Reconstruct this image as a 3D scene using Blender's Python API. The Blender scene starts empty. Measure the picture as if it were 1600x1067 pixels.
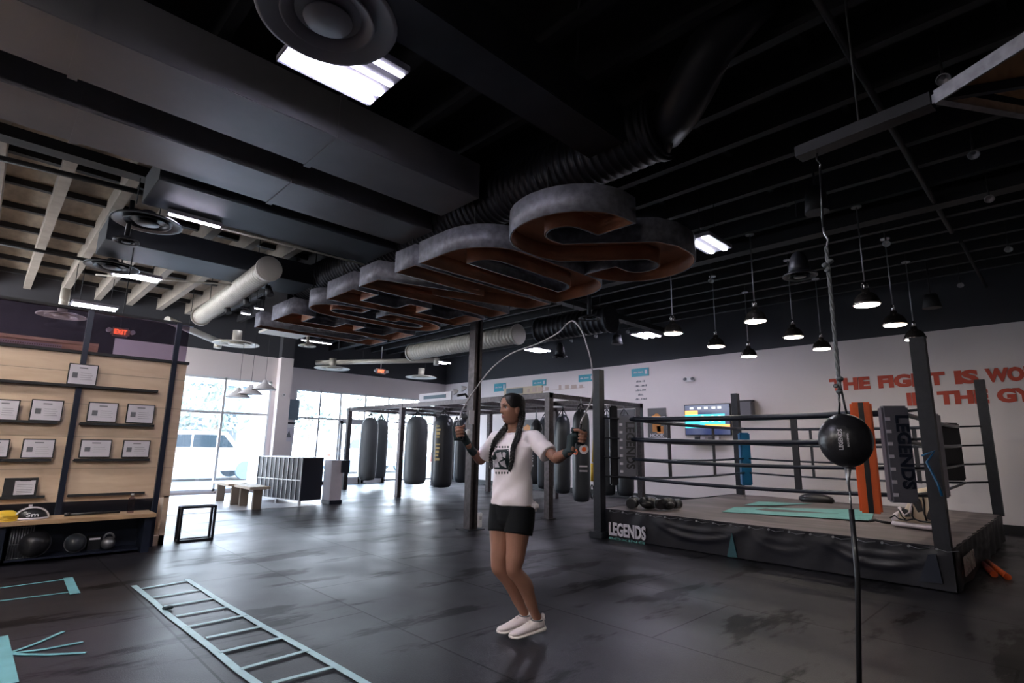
import bpy, bmesh, math, random
from mathutils import Vector, Matrix
random.seed(7)
S = bpy.context.scene
C = S.collection
PI = math.pi
# ---------------------------------------------------------------- camera
FPX, YAW, PITCH, ROLL, CH = 848.3, math.radians(44.08), math.radians(10.936), math.radians(1.067), 1.30
cy_, sy_, cp_, sp_ = math.cos(YAW), math.sin(YAW), math.cos(PITCH), math.sin(PITCH)
CF = Vector((sy_*cp_, cy_*cp_, sp_)); CR = Vector((cy_, -sy_, 0)); CU = CR.cross(CF)
CR, CU = math.cos(ROLL)*CR + math.sin(ROLL)*CU, -math.sin(ROLL)*CR + math.cos(ROLL)*CU
CO = Vector((0, 0, CH))
cam = bpy.data.cameras.new('camera'); camo = bpy.data.objects.new('camera', cam); C.objects.link(camo)
cam.sensor_width = 36; cam.lens = FPX/1600*36; cam.clip_start = .05; cam.clip_end = 300
camo.matrix_world = Matrix(((CR.x, CU.x, -CF.x, CO.x), (CR.y, CU.y, -CF.y, CO.y), (CR.z, CU.z, -CF.z, CO.z), (0, 0, 0, 1)))
S.camera = camo
def P(px, py, ax, v):
    """point of the room whose coordinate ax equals v, read off the photograph"""
    d = (CF*FPX + CR*(px-800) - CU*(py-533.5))
    i = 'xyz'.index(ax)
    return CO + d*((v-CO[i])/d[i])
# ---------------------------------------------------------------- world, sun, exposure
W = bpy.data.worlds.new('world'); S.world = W; W.use_nodes = True
nt = W.node_tree; bg = nt.nodes['Background']
tc = nt.nodes.new('ShaderNodeTexCoord'); sx = nt.nodes.new('ShaderNodeSeparateXYZ'); rp = nt.nodes.new('ShaderNodeValToRGB')
nt.links.new(tc.outputs['Generated'], sx.inputs[0]); nt.links.new(sx.outputs['Z'], rp.inputs[0]); nt.links.new(rp.outputs[0], bg.inputs[0])
rp.color_ramp.elements[0].position = .0; rp.color_ramp.elements[0].color = (.95, .97, 1, 1)
rp.color_ramp.elements[1].position = .6; rp.color_ramp.elements[1].color = (.60, .78, 1, 1)
bg.inputs[1].default_value = 7.5
def sun(name, e, col, rot):
    l = bpy.data.lights.new(name, 'SUN'); l.energy = e; l.color = col; l.angle = math.radians(1.5)
    o = bpy.data.objects.new(name, l); o.rotation_euler = rot; C.objects.link(o)
sun('sun', 2.0, (1, .96, .9), (math.radians(38), 0, math.radians(20)))
S.view_settings.view_transform = 'Standard'; S.view_settings.look = 'None'; S.view_settings.gamma = 1
S.view_settings.use_curve_mapping = False
S.view_settings.exposure = 1.4
def portal(name, loc, rot, sx_, sy2):
    l = bpy.data.lights.new(name, 'AREA'); l.shape = 'RECTANGLE'; l.size = sx_; l.size_y = sy2
    l.cycles.is_portal = True
    o = bpy.data.objects.new(name, l); o.location = loc; o.rotation_euler = rot; C.objects.link(o)
portal('window_portal', (3.85, 15.42, 1.5), (math.radians(-90), 0, 0), 3.7, 3.0)
portal('window_portal', (9.6, 16.95, 1.5), (math.radians(-90), 0, 0), 5.4, 3.0)
# ---------------------------------------------------------------- materials
def mat(name, col, rough=.6, metal=0, noise=0, scale=8, bump=0, emit=None, es=0, col2=None, spec=None, stretch=None, bscale=None):
    m = bpy.data.materials.new(name); m.use_nodes = True; t = m.node_tree; b = t.nodes['Principled BSDF']
    b.inputs['Base Color'].default_value = (*col, 1); b.inputs['Roughness'].default_value = rough; b.inputs['Metallic'].default_value = metal
    if spec is not None: b.inputs['Specular IOR Level'].default_value = spec
    if noise or bump:
        g = t.nodes.new('ShaderNodeNewGeometry'); mp = t.nodes.new('ShaderNodeMapping'); n = t.nodes.new('ShaderNodeTexNoise')
        n.inputs['Scale'].default_value = scale; n.inputs['Detail'].default_value = 5
        if stretch: mp.inputs['Scale'].default_value = stretch
        t.links.new(g.outputs['Position'], mp.inputs[0]); t.links.new(mp.outputs[0], n.inputs['Vector'])
        if noise:
            r = t.nodes.new('ShaderNodeValToRGB'); c2 = col2 or tuple(c*(1-noise) for c in col)
            r.color_ramp.elements[0].position = .35; r.color_ramp.elements[1].position = .68
            r.color_ramp.elements[0].color = (*c2, 1); r.color_ramp.elements[1].color = (*col, 1)
            t.links.new(n.outputs[0], r.inputs[0]); t.links.new(r.outputs[0], b.inputs['Base Color'])
        if bump:
            n2 = n
            if bscale:
                n2 = t.nodes.new('ShaderNodeTexNoise'); n2.inputs['Scale'].default_value = bscale; t.links.new(mp.outputs[0], n2.inputs['Vector'])
            bp = t.nodes.new('ShaderNodeBump'); bp.inputs['Strength'].default_value = bump; bp.inputs['Distance'].default_value = .01
            t.links.new(n2.outputs[0], bp.inputs['Height']); t.links.new(bp.outputs[0], b.inputs['Normal'])
    if emit:
        b.inputs['Emission Color'].default_value = (*emit, 1); b.inputs['Emission Strength'].default_value = es
    return m
def mat_glass(name, tint=(1, 1, 1), rough=0.0, fac=.08):
    m = bpy.data.materials.new(name); m.use_nodes = True; t = m.node_tree
    for n in list(t.nodes): t.nodes.remove(n)
    o = t.nodes.new('ShaderNodeOutputMaterial'); a = t.nodes.new('ShaderNodeBsdfTransparent'); g = t.nodes.new('ShaderNodeBsdfGlossy'); x = t.nodes.new('ShaderNodeMixShader')
    a.inputs[0].default_value = (*tint, 1); g.inputs['Roughness'].default_value = rough; x.inputs[0].default_value = fac
    t.links.new(a.outputs[0], x.inputs[1]); t.links.new(g.outputs[0], x.inputs[2]); t.links.new(x.outputs[0], o.inputs[0])
    return m
def mat_floor():
    m = bpy.data.materials.new('rubber_floor'); m.use_nodes = True; t = m.node_tree; b = t.nodes['Principled BSDF']; N = t.nodes.new; L = t.links.new
    g = N('ShaderNodeNewGeometry')
    br = N('ShaderNodeTexBrick'); mp = N('ShaderNodeMapping'); mp.inputs['Rotation'].default_value = (0, 0, PI/2); mp.inputs['Location'].default_value = (.43, .05, 0)
    L(g.outputs['Position'], mp.inputs[0]); L(mp.outputs[0], br.inputs['Vector'])
    br.inputs['Scale'].default_value = 1; br.inputs['Brick Width'].default_value = 1.83; br.inputs['Row Height'].default_value = 1.22
    br.inputs['Mortar Size'].default_value = .009; br.inputs['Mortar Smooth'].default_value = .3
    br.inputs['Color1'].default_value = (1, 1, 1, 1); br.inputs['Color2'].default_value = (.72, .72, .74, 1); br.inputs['Mortar'].default_value = (.25, .25, .25, 1)
    n1 = N('ShaderNodeTexNoise'); n1.inputs['Scale'].default_value = 1.1; n1.inputs['Detail'].default_value = 4
    r1 = N('ShaderNodeValToRGB'); r1.color_ramp.elements[0].position = .3; r1.color_ramp.elements[0].color = (.013, .013, .018, 1)
    r1.color_ramp.elements[1].position = .72; r1.color_ramp.elements[1].color = (.024, .021, .028, 1)
    L(g.outputs['Position'], n1.inputs['Vector']); L(n1.outputs[0], r1.inputs[0])
    # elongated damp dark patches of dirt
    m2 = N('ShaderNodeMapping'); m2.inputs['Rotation'].default_value = (0, 0, .77); m2.inputs['Scale'].default_value = (.45, 1.5, 1); m2.inputs['Location'].default_value = (.4, .3, 0); L(g.outputs['Position'], m2.inputs[0])
    n2 = N('ShaderNodeTexNoise'); n2.inputs['Scale'].default_value = 1.5; n2.inputs['Detail'].default_value = 6; n2.inputs['Roughness'].default_value = .62; L(m2.outputs[0], n2.inputs['Vector'])
    r2 = N('ShaderNodeValToRGB'); r2.color_ramp.elements[0].position = .40; r2.color_ramp.elements[0].color = (.16, .16, .17, 1); r2.color_ramp.elements[1].position = .45; r2.color_ramp.elements[1].color = (1, 1, 1, 1)
    L(n2.outputs[0], r2.inputs[0])
    n3 = N('ShaderNodeTexNoise'); n3.inputs['Scale'].default_value = 130; n3.inputs['Detail'].default_value = 3; L(g.outputs['Position'], n3.inputs['Vector'])
    r3 = N('ShaderNodeValToRGB'); r3.color_ramp.elements[0].position = .35; r3.color_ramp.elements[0].color = (.65, .65, .65, 1); r3.color_ramp.elements[1].position = .7; r3.color_ramp.elements[1].color = (1.25, 1.25, 1.25, 1); L(n3.outputs[0], r3.inputs[0])
    def mul(a, c):
        x = N('ShaderNodeMix'); x.data_type = 'RGBA'; x.blend_type = 'MULTIPLY'; x.inputs[0].default_value = 1; L(a, x.inputs[6]); L(c, x.inputs[7]); return x.outputs[2]
    col = mul(mul(mul(r1.outputs[0], br.outputs[0]), r2.outputs[0]), r3.outputs[0])
    L(col, b.inputs['Base Color'])
    rr = N('ShaderNodeMapRange'); rr.inputs[1].default_value = .3; rr.inputs[2].default_value = .7; rr.inputs[3].default_value = .32; rr.inputs[4].default_value = .47
    L(n1.outputs[0], rr.inputs[0]); L(rr.outputs[0], b.inputs['Roughness']); sp_ = N('ShaderNodeMapRange'); sp_.inputs[3].default_value = .06; sp_.inputs[4].default_value = .38
    L(mul(r2.outputs[0], br.outputs[0]), sp_.inputs[0]); L(sp_.outputs[0], b.inputs['Specular IOR Level'])
    bp = N('ShaderNodeBump'); bp.inputs['Strength'].default_value = .35; bp.inputs['Distance'].default_value = .004
    L(n3.outputs[0], bp.inputs['Height']); L(bp.outputs[0], b.inputs['Normal'])
    return m
def mat_wood(name, a, c, axis=(1, 9, 9), rough=.5, scale=2.2, seam=None):
    m = bpy.data.materials.new(name); m.use_nodes = True; t = m.node_tree; b = t.nodes['Principled BSDF']; N = t.nodes.new; L = t.links.new
    g = N('ShaderNodeNewGeometry'); mp = N('ShaderNodeMapping'); mp.inputs['Scale'].default_value = axis; n = N('ShaderNodeTexNoise')
    n.inputs['Scale'].default_value = scale; n.inputs['Detail'].default_value = 6; n.inputs['Distortion'].default_value = .6
    r = N('ShaderNodeValToRGB'); r.color_ramp.elements[0].position = .3; r.color_ramp.elements[0].color = (*c, 1); r.color_ramp.elements[1].position = .7; r.color_ramp.elements[1].color = (*a, 1)
    L(g.outputs['Position'], mp.inputs[0]); L(mp.outputs[0], n.inputs['Vector']); L(n.outputs[0], r.inputs[0]); L(r.outputs[0], b.inputs['Base Color'])
    b.inputs['Roughness'].default_value = rough
    return m
def mat_bands(name, z, low, high, rough=.8):
    m = mat(name, low, rough); t = m.node_tree; b = t.nodes['Principled BSDF']
    g = t.nodes.new('ShaderNodeNewGeometry'); s = t.nodes.new('ShaderNodeSeparateXYZ'); c = t.nodes.new('ShaderNodeMath'); c.operation = 'GREATER_THAN'; c.inputs[1].default_value = z
    x = t.nodes.new('ShaderNodeMix'); x.data_type = 'RGBA'; x.inputs[6].default_value = (*low, 1); x.inputs[7].default_value = (*high, 1)
    t.links.new(g.outputs['Position'], s.inputs[0]); t.links.new(s.outputs[2], c.inputs[0]); t.links.new(c.outputs[0], x.inputs[0]); t.links.new(x.outputs[2], b.inputs['Base Color'])
    return m
M = dict(
    floor=mat_floor(),
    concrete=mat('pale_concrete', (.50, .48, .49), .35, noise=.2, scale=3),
    wall=mat_bands('two_tone_wall_paint', 3.6, (.76, .69, .69), (.045, .046, .055)),
    darkwall=mat('dark_wall_paint', (.05, .048, .058), .8, noise=.3, scale=1.5),
    black=mat('black_paint', (.016, .016, .019), .6),
    ceil=mat('black_ceiling_paint', (.012, .012, .015), .8, noise=.4, scale=2),
    joist=mat('black_joist_paint', (.018, .018, .022), .7, noise=.3, scale=5),
    osb=mat('bare_plywood_deck', (.30, .235, .175), .8, noise=.35, scale=9, stretch=(1, .35, 1)),
    batten=mat('pale_joist_wood', (.33, .285, .245), .7, noise=.2, scale=6),
    duct=mat('grey_duct_steel', (.20, .195, .215), .45, .35, noise=.18, scale=1.5),
    ductdark=mat('dark_duct_steel', (.030, .031, .040), .42, .45, noise=.3, scale=3),
    creamduct=mat('cream_duct_steel', (.55, .52, .46), .5, .2, noise=.1, scale=3),
    boxduct=mat('dark_blue_boxed_duct', (.022, .026, .036), .6, noise=.2, scale=3),
    steel=mat('dark_steel', (.018, .019, .027), .5, .3, noise=.3, scale=14),
    rack=mat('worn_rack_steel', (.10, .085, .09), .42, .6, noise=.4, scale=18),
    bare=mat('bare_steel', (.45, .45, .48), .35, .9, noise=.3, scale=20),
    chrome=mat('chrome', (.75, .73, .72), .14, 1),
    shade=mat('brushed_pendant_metal', (.42, .37, .34), .22, .95),
    galv=mat('galvanised_letter_side', (.20, .20, .235), .55, .35, noise=.45, scale=16),
    rust=mat('copper_coloured_letter_face', (.50, .20, .10), .6, .0, noise=.5, scale=2.5, col2=(.24, .095, .05)),
    wood=mat_wood('birch_plywood', (.76, .58, .43), (.66, .47, .33), (1, 1, 6)),
    benchwood=mat_wood('bench_board_wood', (.50, .33, .20), (.34, .21, .12), (1, 8, 8)),
    platwood=mat_wood('orange_plywood', (.50, .26, .12), (.32, .15, .07), (3, 9, 9)),
    vinyl=mat('black_vinyl', (.010, .010, .017), .42, bump=.5, scale=7, bscale=5),
    leather=mat('black_leather', (.015, .015, .018), .3, bump=.25, scale=40),
    bagleather=mat('bag_vinyl', (.028, .032, .04), .38, bump=.3, scale=12),
    greyleather=mat('grey_bag_vinyl', (.11, .12, .13), .45, bump=.3, scale=12),
    canvas=mat('ring_canvas', (.20, .16, .155), .6, noise=.55, scale=1.6, stretch=(2.2, .5, 1)),
    teal=mat('teal_paint', (.16, .42, .40), .6, noise=.15, scale=6),
    tape=mat('teal_tape', (.17, .44, .50), .45, noise=.15, scale=7),
    ladder=mat('pale_ladder_webbing', (.40, .60, .66), .45, noise=.15, scale=7),
    white=mat('white_paint', (.75, .74, .75), .5),
    paper=mat('white_paper', (.68, .64, .70), .5, noise=.06, scale=9),
    ink=mat('grey_ink', (.16, .16, .18), .7),
    red=mat('red_wall_letter', (.52, .075, .045), .7),
    bluesign=mat('blue_sign', (.07, .36, .46), .5),
    orange=mat('orange_vinyl', (.85, .13, .02), .45, bump=.4, scale=12, bscale=14),
    greypad=mat('grey_pad_vinyl', (.13, .125, .15), .42, bump=.3, scale=12),
    deepteal=mat('deep_teal_vinyl', (.03, .10, .12), .4),
    blue=mat('blue_vinyl', (.01, .10, .22), .3),
    navy=mat('dark_blue_vinyl', (.011, .015, .030), .35),
    yellow=mat('yellow_plastic', (.75, .48, .04), .45),
    gold=mat('gold_print', (.55, .40, .16), .5),
    glass=mat_glass('window_glass', (.96, .98, 1), 0, .07),
    sglass=mat_glass('transom_glass', (.62, .56, .64), .03, .05),
    frame=mat('pale_window_frame', (.72, .73, .76), .45, .3),
    led=mat('led_tube', (1, 1, 1), .5, emit=(.82, .80, 1.0), es=56),
    ledfill=mat('led_tube_fill', (1, 1, 1), .5, emit=(1, .93, .86), es=250),  # strong tubes of the added out-of-view lamps only
    ledhalf=mat('led_tube_dim', (1, 1, 1), .5, emit=(.82, .80, 1.0), es=5),
    ledfar=mat('led_panel_lit', (1, 1, 1), .5, emit=(.86, .87, 1.0), es=26),
    ledhouse=mat('light_housing', (.20, .19, .23), .5),
    bulb=mat('pendant_diffuser', (1, 1, 1), .5, emit=(1, .89, .76), es=15),
    exitred=mat('exit_sign_red', (.6, .06, .03), .5, emit=(1, .16, .06), es=1.2),
    exitwhite=mat('exit_sign_face', (.55, .42, .38), .5),
    skin=mat('skin', (.31, .15, .105), .48, noise=.1, scale=9),
    hair=mat('black_hair', (.008, .007, .008), .38, bump=.5, scale=60, stretch=(1, 1, 3)),
    shirt=mat('white_cotton', (.86, .79, .84), .85, bump=.4, scale=11, bscale=10),
    shorts=mat('black_shorts', (.005, .006, .008), .8, spec=.2),
    shoe=mat('white_shoe_knit', (.72, .64, .66), .7, bump=.15, scale=60),
    sole=mat('pale_rubber_sole', (.74, .68, .66), .6),
    wrap=mat('dark_teal_hand_wrap', (.012, .028, .036), .7),
    lips=mat('lips', (.30, .09, .09), .45),
    rope=mat('pale_rope', (.45, .43, .45), .6),
    car=mat('white_car_paint', (.8, .8, .82), .25),
    carglass=mat('car_window', (.03, .045, .055), .15),
    foliage=mat('foliage', (.26, .30, .26), .8, noise=.4, scale=2),
    bark=mat('bark', (.25, .2, .16), .9),
    ground=mat('asphalt_ground', (.14, .145, .15), .9, noise=.1, scale=1),
    buildblue=mat('pale_blue_building', (.16, .22, .27), .8),
    cyan=mat('screen_cyan', (0, 0, 0), .3, emit=(.05, .62, .78), es=.9),
    amber=mat('screen_amber', (0, 0, 0), .3, emit=(.9, .42, .12), es=.8),
    screen=mat('screen_dark', (.01, .01, .02), .2, emit=(.02, .03, .09), es=.6),
    scrwhite=mat('screen_white', (0, 0, 0), .3, emit=(.8, .9, 1), es=.9),
    poster=mat('charcoal_poster', (.10, .095, .10), .5),
    posterorange=mat('poster_orange', (.55, .22, .05), .5),
    beige=mat('beige_panel', (.60, .50, .38), .6),
    footbeige=mat('cream_shoe_leather', (.62, .50, .36), .5, noise=.1, scale=8),
)
# ---------------------------------------------------------------- helpers
class MB:
    def __init__(s): s.b = bmesh.new()
    def box(s, c, d, rot=None, bevel=0):
        r = bmesh.ops.create_cube(s.b, size=1)['verts']; R = rot or Matrix.Identity(3)
        for v in r: v.co = R @ Vector((v.co.x*d[0], v.co.y*d[1], v.co.z*d[2])) + Vector(c)
        if bevel:
            e = list({e for v in r for e in v.link_edges}); bmesh.ops.bevel(s.b, geom=e, offset=bevel, segments=2, affect='EDGES')
        return s
    def bb(s, x0, x1, y0, y1, z0, z1, bevel=0): return s.box(((x0+x1)/2, (y0+y1)/2, (z0+z1)/2), (abs(x1-x0), abs(y1-y0), abs(z1-z0)), bevel=bevel)
    def beam(s, a, b, w, h, up=(0, 0, 1), bevel=0):
        a, b = Vector(a), Vector(b); z = (b-a).normalized(); u = Vector(up)
        if abs(z.dot(u)) > .99: u = Vector((1, 0, 0))
        x = u.cross(z).normalized(); y = z.cross(x)
        return s.box((a+b)/2, (w, h, (b-a).length), Matrix((x, y, z)).transposed(), bevel)
    def cyl(s, a, b, r, r2=None, n=16, cap=True):
        a, b = Vector(a), Vector(b); r2 = r if r2 is None else r2
        z = (b-a).normalized(); q = z.to_track_quat('Z', 'Y').to_matrix()
        A = [s.b.verts.new(a + q @ Vector((r*math.cos(2*PI*i/n), r*math.sin(2*PI*i/n), 0))) for i in range(n)]
        B = [s.b.verts.new(b + q @ Vector((r2*math.cos(2*PI*i/n), r2*math.sin(2*PI*i/n), 0))) for i in range(n)]
        for i in range(n): s.b.faces.new((A[i], A[(i+1) % n], B[(i+1) % n], B[i])).smooth = True
        if cap: s.b.faces.new(A[::-1]); s.b.faces.new(B)
        return s
    def tube(s, pts, r, n=8, closed=False):
        pts = [Vector(p) for p in pts]; rs = r if isinstance(r, (list, tuple)) else [r]*len(pts); rings = []
        ref = None
        for i, p in enumerate(pts):
            t = (pts[min(i+1, len(pts)-1)] - pts[max(i-1, 0)]).normalized()
            if ref is None: ref = Vector((0, 0, 1)) if abs(t.z) < .9 else Vector((1, 0, 0))
            x = ref.cross(t).normalized(); y = t.cross(x); ref = y
            rings.append([s.b.verts.new(p + (x*math.cos(2*PI*k/n) + y*math.sin(2*PI*k/n))*rs[i]) for k in range(n)])
        for a, b in zip(rings, rings[1:]):
            for k in range(n): s.b.faces.new((a[k], a[(k+1) % n], b[(k+1) % n], b[k])).smooth = True
        s.b.faces.new(rings[0][::-1]); s.b.faces.new(rings[-1]); return s
    def lathe(s, prof, c=(0, 0, 0), n=24, rot=None, sc=(1, 1), loop=False):
        R = rot or Matrix.Identity(3); c = Vector(c); rings = []
        if loop: prof = list(prof)+[prof[0]]
        for r, z in prof: rings.append([s.b.verts.new(c + R @ Vector((max(r, 1e-4)*sc[0]*math.cos(2*PI*k/n), max(r, 1e-4)*sc[1]*math.sin(2*PI*k/n), z))) for k in range(n)])
        for a, b in zip(rings, rings[1:]):
            for k in range(n): s.b.faces.new((a[k], a[(k+1) % n], b[(k+1) % n], b[k])).smooth = True
        if loop: bmesh.ops.remove_doubles(s.b, verts=s.b.verts[:], dist=1e-6)
        else: s.b.faces.new(rings[0][::-1]); s.b.faces.new(rings[-1])
        return s
    def ell(s, c, d, n=16, rot=None):
        m = n//2; return s.lathe([(math.sin(PI*i/m), -math.cos(PI*i/m)) for i in range(m+1)], (0, 0, 0), n, None)._fit(c, d, rot, n*(m+1))
    def _fit(s, c, d, rot, k):
        s.b.verts.ensure_lookup_table(); R = rot or Matrix.Identity(3)
        for v in list(s.b.verts)[-k:]: v.co = R @ Vector((v.co.x*d[0], v.co.y*d[1], v.co.z*d[2])) + Vector(c)
        return s
    def poly(s, pts, thick, smooth=False):
        """closed outline (3-D points, planar) given thickness vector"""
        t = Vector(thick); a = [s.b.verts.new(Vector(p)) for p in pts]; b = [s.b.verts.new(Vector(p)+t) for p in pts]
        s.b.faces.new(a[::-1]); s.b.faces.new(b)
        for i in range(len(a)): s.b.faces.new((a[i], a[(i+1) % len(a)], b[(i+1) % len(a)], b[i]))
        return s
    def loft(s, rings, cap=True, smooth=True):
        R = [[s.b.verts.new(Vector(p)) for p in r] for r in rings]; n = len(R[0])
        for a, b in zip(R, R[1:]):
            for k in range(n): s.b.faces.new((a[k], a[(k+1) % n], b[(k+1) % n], b[k])).smooth = smooth
        if cap: s.b.faces.new(R[0][::-1]); s.b.faces.new(R[-1])
        return s
    def build(s, name, m, parent=None, w=True):
        me = bpy.data.meshes.new(name); bmesh.ops.recalc_face_normals(s.b, faces=s.b.faces); s.b.to_mesh(me); s.b.free()
        o = bpy.data.objects.new(name, me); C.objects.link(o)
        me.materials.append(M[m] if isinstance(m, str) else m)
        if parent:
            o.parent = parent
            me.transform(Matrix.Translation(-origin(parent)))
        return o
def origin(o):
    v = Vector((0, 0, 0))
    while o: v = v + o.location; o = o.parent
    return v
def tag(o, label=None, cat=None, group=None, kind=None):
    for k, v in (('label', label), ('category', cat), ('group', group), ('kind', kind)):
        if v: o[k] = v
    return o
def thing(name, loc, label, cat, group=None):
    o = bpy.data.objects.new(name, None); C.objects.link(o); o.location = loc; o.empty_display_size = .1
    return tag(o, label, cat, group)
def struct(name, mb, m): return tag(mb.build(name, m), kind='structure')
def dup(o, parent=None):
    c = o.copy(); C.objects.link(c); c.parent = parent
    for ch in list(o.children): dup(ch, c)
    return c
def place(o, loc, rz=0, label=None, sc=None):
    o.location = loc; o.rotation_euler = (0, 0, rz)
    if sc: o.scale = sc
    if label: o['label'] = label
    return o
def text(name, body, o, R, U, h=None, w=None, m='white', parent=None, bold=.02, thick=.004, prefix=None, centre=False, sx=1.0):
    """lettering: cap height h; overall (or prefix) width w"""
    R, U = Vector(R).normalized(), Vector(U).normalized(); N = R.cross(U)
    def make(b):
        cu = bpy.data.curves.new(name, 'FONT'); cu.body = b; cu.size = 1; cu.offset = bold; cu.extrude = 0.5; cu.resolution_u = 3
        ob = bpy.data.objects.new(name, cu); C.objects.link(ob); bpy.context.view_layer.update()
        me = bpy.data.meshes.new_from_object(ob.evaluated_get(bpy.context.evaluated_depsgraph_get())); bpy.data.objects.remove(ob); bpy.data.curves.remove(cu)
        return me
    me = make(body); xs = [v.co.x for v in me.vertices]; ys = [v.co.y for v in me.vertices]
    x0, x1, y0, y1 = min(xs), max(xs), min(ys), max(ys)
    if prefix: pm = make(prefix); px = [v.co.x for v in pm.vertices]; ww = max(px)-min(px); bpy.data.meshes.remove(pm)
    else: ww = x1-x0
    sy = h/(y1-y0); sxx = (w/ww) if w else sy*sx
    o = Vector(o)
    if centre: o = o - R*sxx*(x1-x0)/2 - U*h/2
    for v in me.vertices:
        c = v.co; v.co = o + R*((c.x-x0)*sxx) + U*((c.y-y0)*sy) + N*(c.z*thick)
    ob = bpy.data.objects.new(name, me); C.objects.link(ob); me.materials.clear(); me.materials.append(M[m] if isinstance(m, str) else m)
    if parent: ob.parent = parent; me.transform(Matrix.Translation(-origin(parent)))
    return ob
def blur_line(name, o, R, U, h, w, n, m, parent):
    """a line of print too small to read: separate strokes of uneven size"""
    R, U = Vector(R).normalized(), Vector(U).normalized(); N = R.cross(U); mb = MB(); rot = Matrix((R, U, N)).transposed()
    for i in range(n):
        a = (.35+.4*((i*7) % 5)/4); hh = h*(.7+.3*((i*3) % 4)/3)
        if i % 6 == 4: continue
        mb.box(Vector(o)+R*(w*(i+.5)/n)+U*hh/2, (w/n*a, hh, .006), rot)
    mb.box(Vector(o)+R*w/2+U*h*.08, (w, h*.08, .004), rot)
    return mb.build(name, m, parent)
X, Y, Z = Vector((1, 0, 0)), Vector((0, 1, 0)), Vector((0, 0, 1))
# ================================================================ THE SETTING
XR, YF, YN, ZD, ZJ = 12.75, 16.8, 15.3, 4.72, 4.42
struct('floor', MB().bb(-4, XR, -4, YF+.1, -.12, 0), 'floor')
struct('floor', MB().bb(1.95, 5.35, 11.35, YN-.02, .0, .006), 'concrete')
struct('wall_right', MB().bb(XR, XR+.15, -4, YF+.15, 0, ZD), 'wall')
struct('wall_left', MB().bb(-4.1, -4, -4, 12, 0, ZD), 'darkwall')
struct('wall_near', MB().bb(-4, XR, -4.1, -4, 0, ZD), 'darkwall')
struct('ceiling', MB().bb(-4, XR+.1, -4.1, 6.0, ZD, ZD+.1).bb(3.45, XR+.1, 6.0, YF+.1, ZD, ZD+.1), 'ceil')
struct('ceiling', MB().bb(-4, 3.45, 6.0, YF+.1, ZD, ZD+.1), 'osb')
struct('wall_room', MB().bb(-4, 2.0, YN, YN+.15, 0, ZD), 'darkwall')
m = MB(); m.bb(2.0, 5.66, YN, YN+.15, 2.93, ZD); m.bb(2.0, 5.66, YN, YN+.15, 0, .06)
m.bb(5.66, 5.78, YN, YN+.15, 0, ZD); struct('wall_alcove', m, 'wall')
m = MB(); m.bb(5.9, 6.95, YF, YF+.15, 0, ZD); m.bb(6.95, 12.3, YF, YF+.15, 2.95, ZD); m.bb(12.3, XR, YF, YF+.15, 0, ZD)
m.bb(11.15, 11.5, YF, YF+.15, 0, 2.1)
struct('wall_far', m, 'wall')
struct('column', MB().bb(5.76, 6.10, YN-.22, YF, 0, ZD), 'wall')
struct('baseboard_right', MB().bb(XR-.02, XR, -4, YF, 0, .15), 'black')
struct('baseboard_far', MB().bb(6.1, 8.4, YF-.02, YF, 0, .1), 'black')
# near window
def window(name, x0, x1, y, zt, vs, hs, doors=()):
    w = thing(name, (x0, y, 0), None, None); w['kind'] = 'structure'
    f = MB(); t = .055
    f.bb(x0, x1, y, y+.1, zt-t, zt); f.bb(x0, x1, y, y+.1, .06, .06+t); f.bb(x0, x0+t, y, y+.1, 0, zt); f.bb(x1-t, x1, y, y+.1, 0, zt)
    for v in vs: f.bb(v-t/2, v+t/2, y, y+.1, .06, zt)
    for h in hs: f.bb(x0, x1, y+.01, y+.09, h-t/2, h+t/2)
    f.build('window_frame', 'frame', w)
    MB().bb(x0+.02, x1-.02, y+.045, y+.055, .08, zt-.02).build('pane', 'glass', w)
    return w
window('window_1', 2.0, 5.66, YN, 2.93, [3.25, 4.48], [2.02])
window('window_2', 6.95, 8.5, YF, 2.95, [7.77], [2.06])
window('window_3', 10.25, 12.3, YF, 2.95, [11.3], [2.06])
w = thing('window_4', (8.5, YF, 2.2), None, None); w['kind'] = 'structure'
MB().bb(8.5, 10.25, YF, YF+.1, 2.9, 2.95).bb(8.5, 10.25, YF, YF+.1, 2.03, 2.1).bb(9.35, 9.4, YF, YF+.1, 2.1, 2.9).build('window_frame', 'frame', w)
MB().bb(8.5, 10.25, YF+.045, YF+.055, 2.1, 2.9).build('pane', 'glass', w)
for i, x0 in enumerate((8.52, 9.39)):
    d = thing('door_%d' % (i+1), (x0, YF, 0), None, None); d['kind'] = 'structure'; x1 = x0+.85
    MB().bb(x0, x0+.09, YF, YF+.06, 0, 2.03).bb(x1-.09, x1, YF, YF+.06, 0, 2.03).bb(x0, x1, YF, YF+.06, 0, .22).bb(x0, x1, YF, YF+.06, 1.93, 2.03).build('door_frame', 'frame', d)
    MB().bb(x0+.09, x1-.09, YF+.025, YF+.035, .22, 1.93).build('pane', 'glass', d)
    MB().cyl((x0+.04, YF-.05, .95), (x1-.04, YF-.05, .95), .018).cyl((x0+.06, YF-.05, .95), (x0+.06, YF+.01, .95), .012).cyl((x1-.06, YF-.05, .95), (x1-.06, YF+.01, .95), .012).build('push_bar', 'frame', d)
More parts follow.
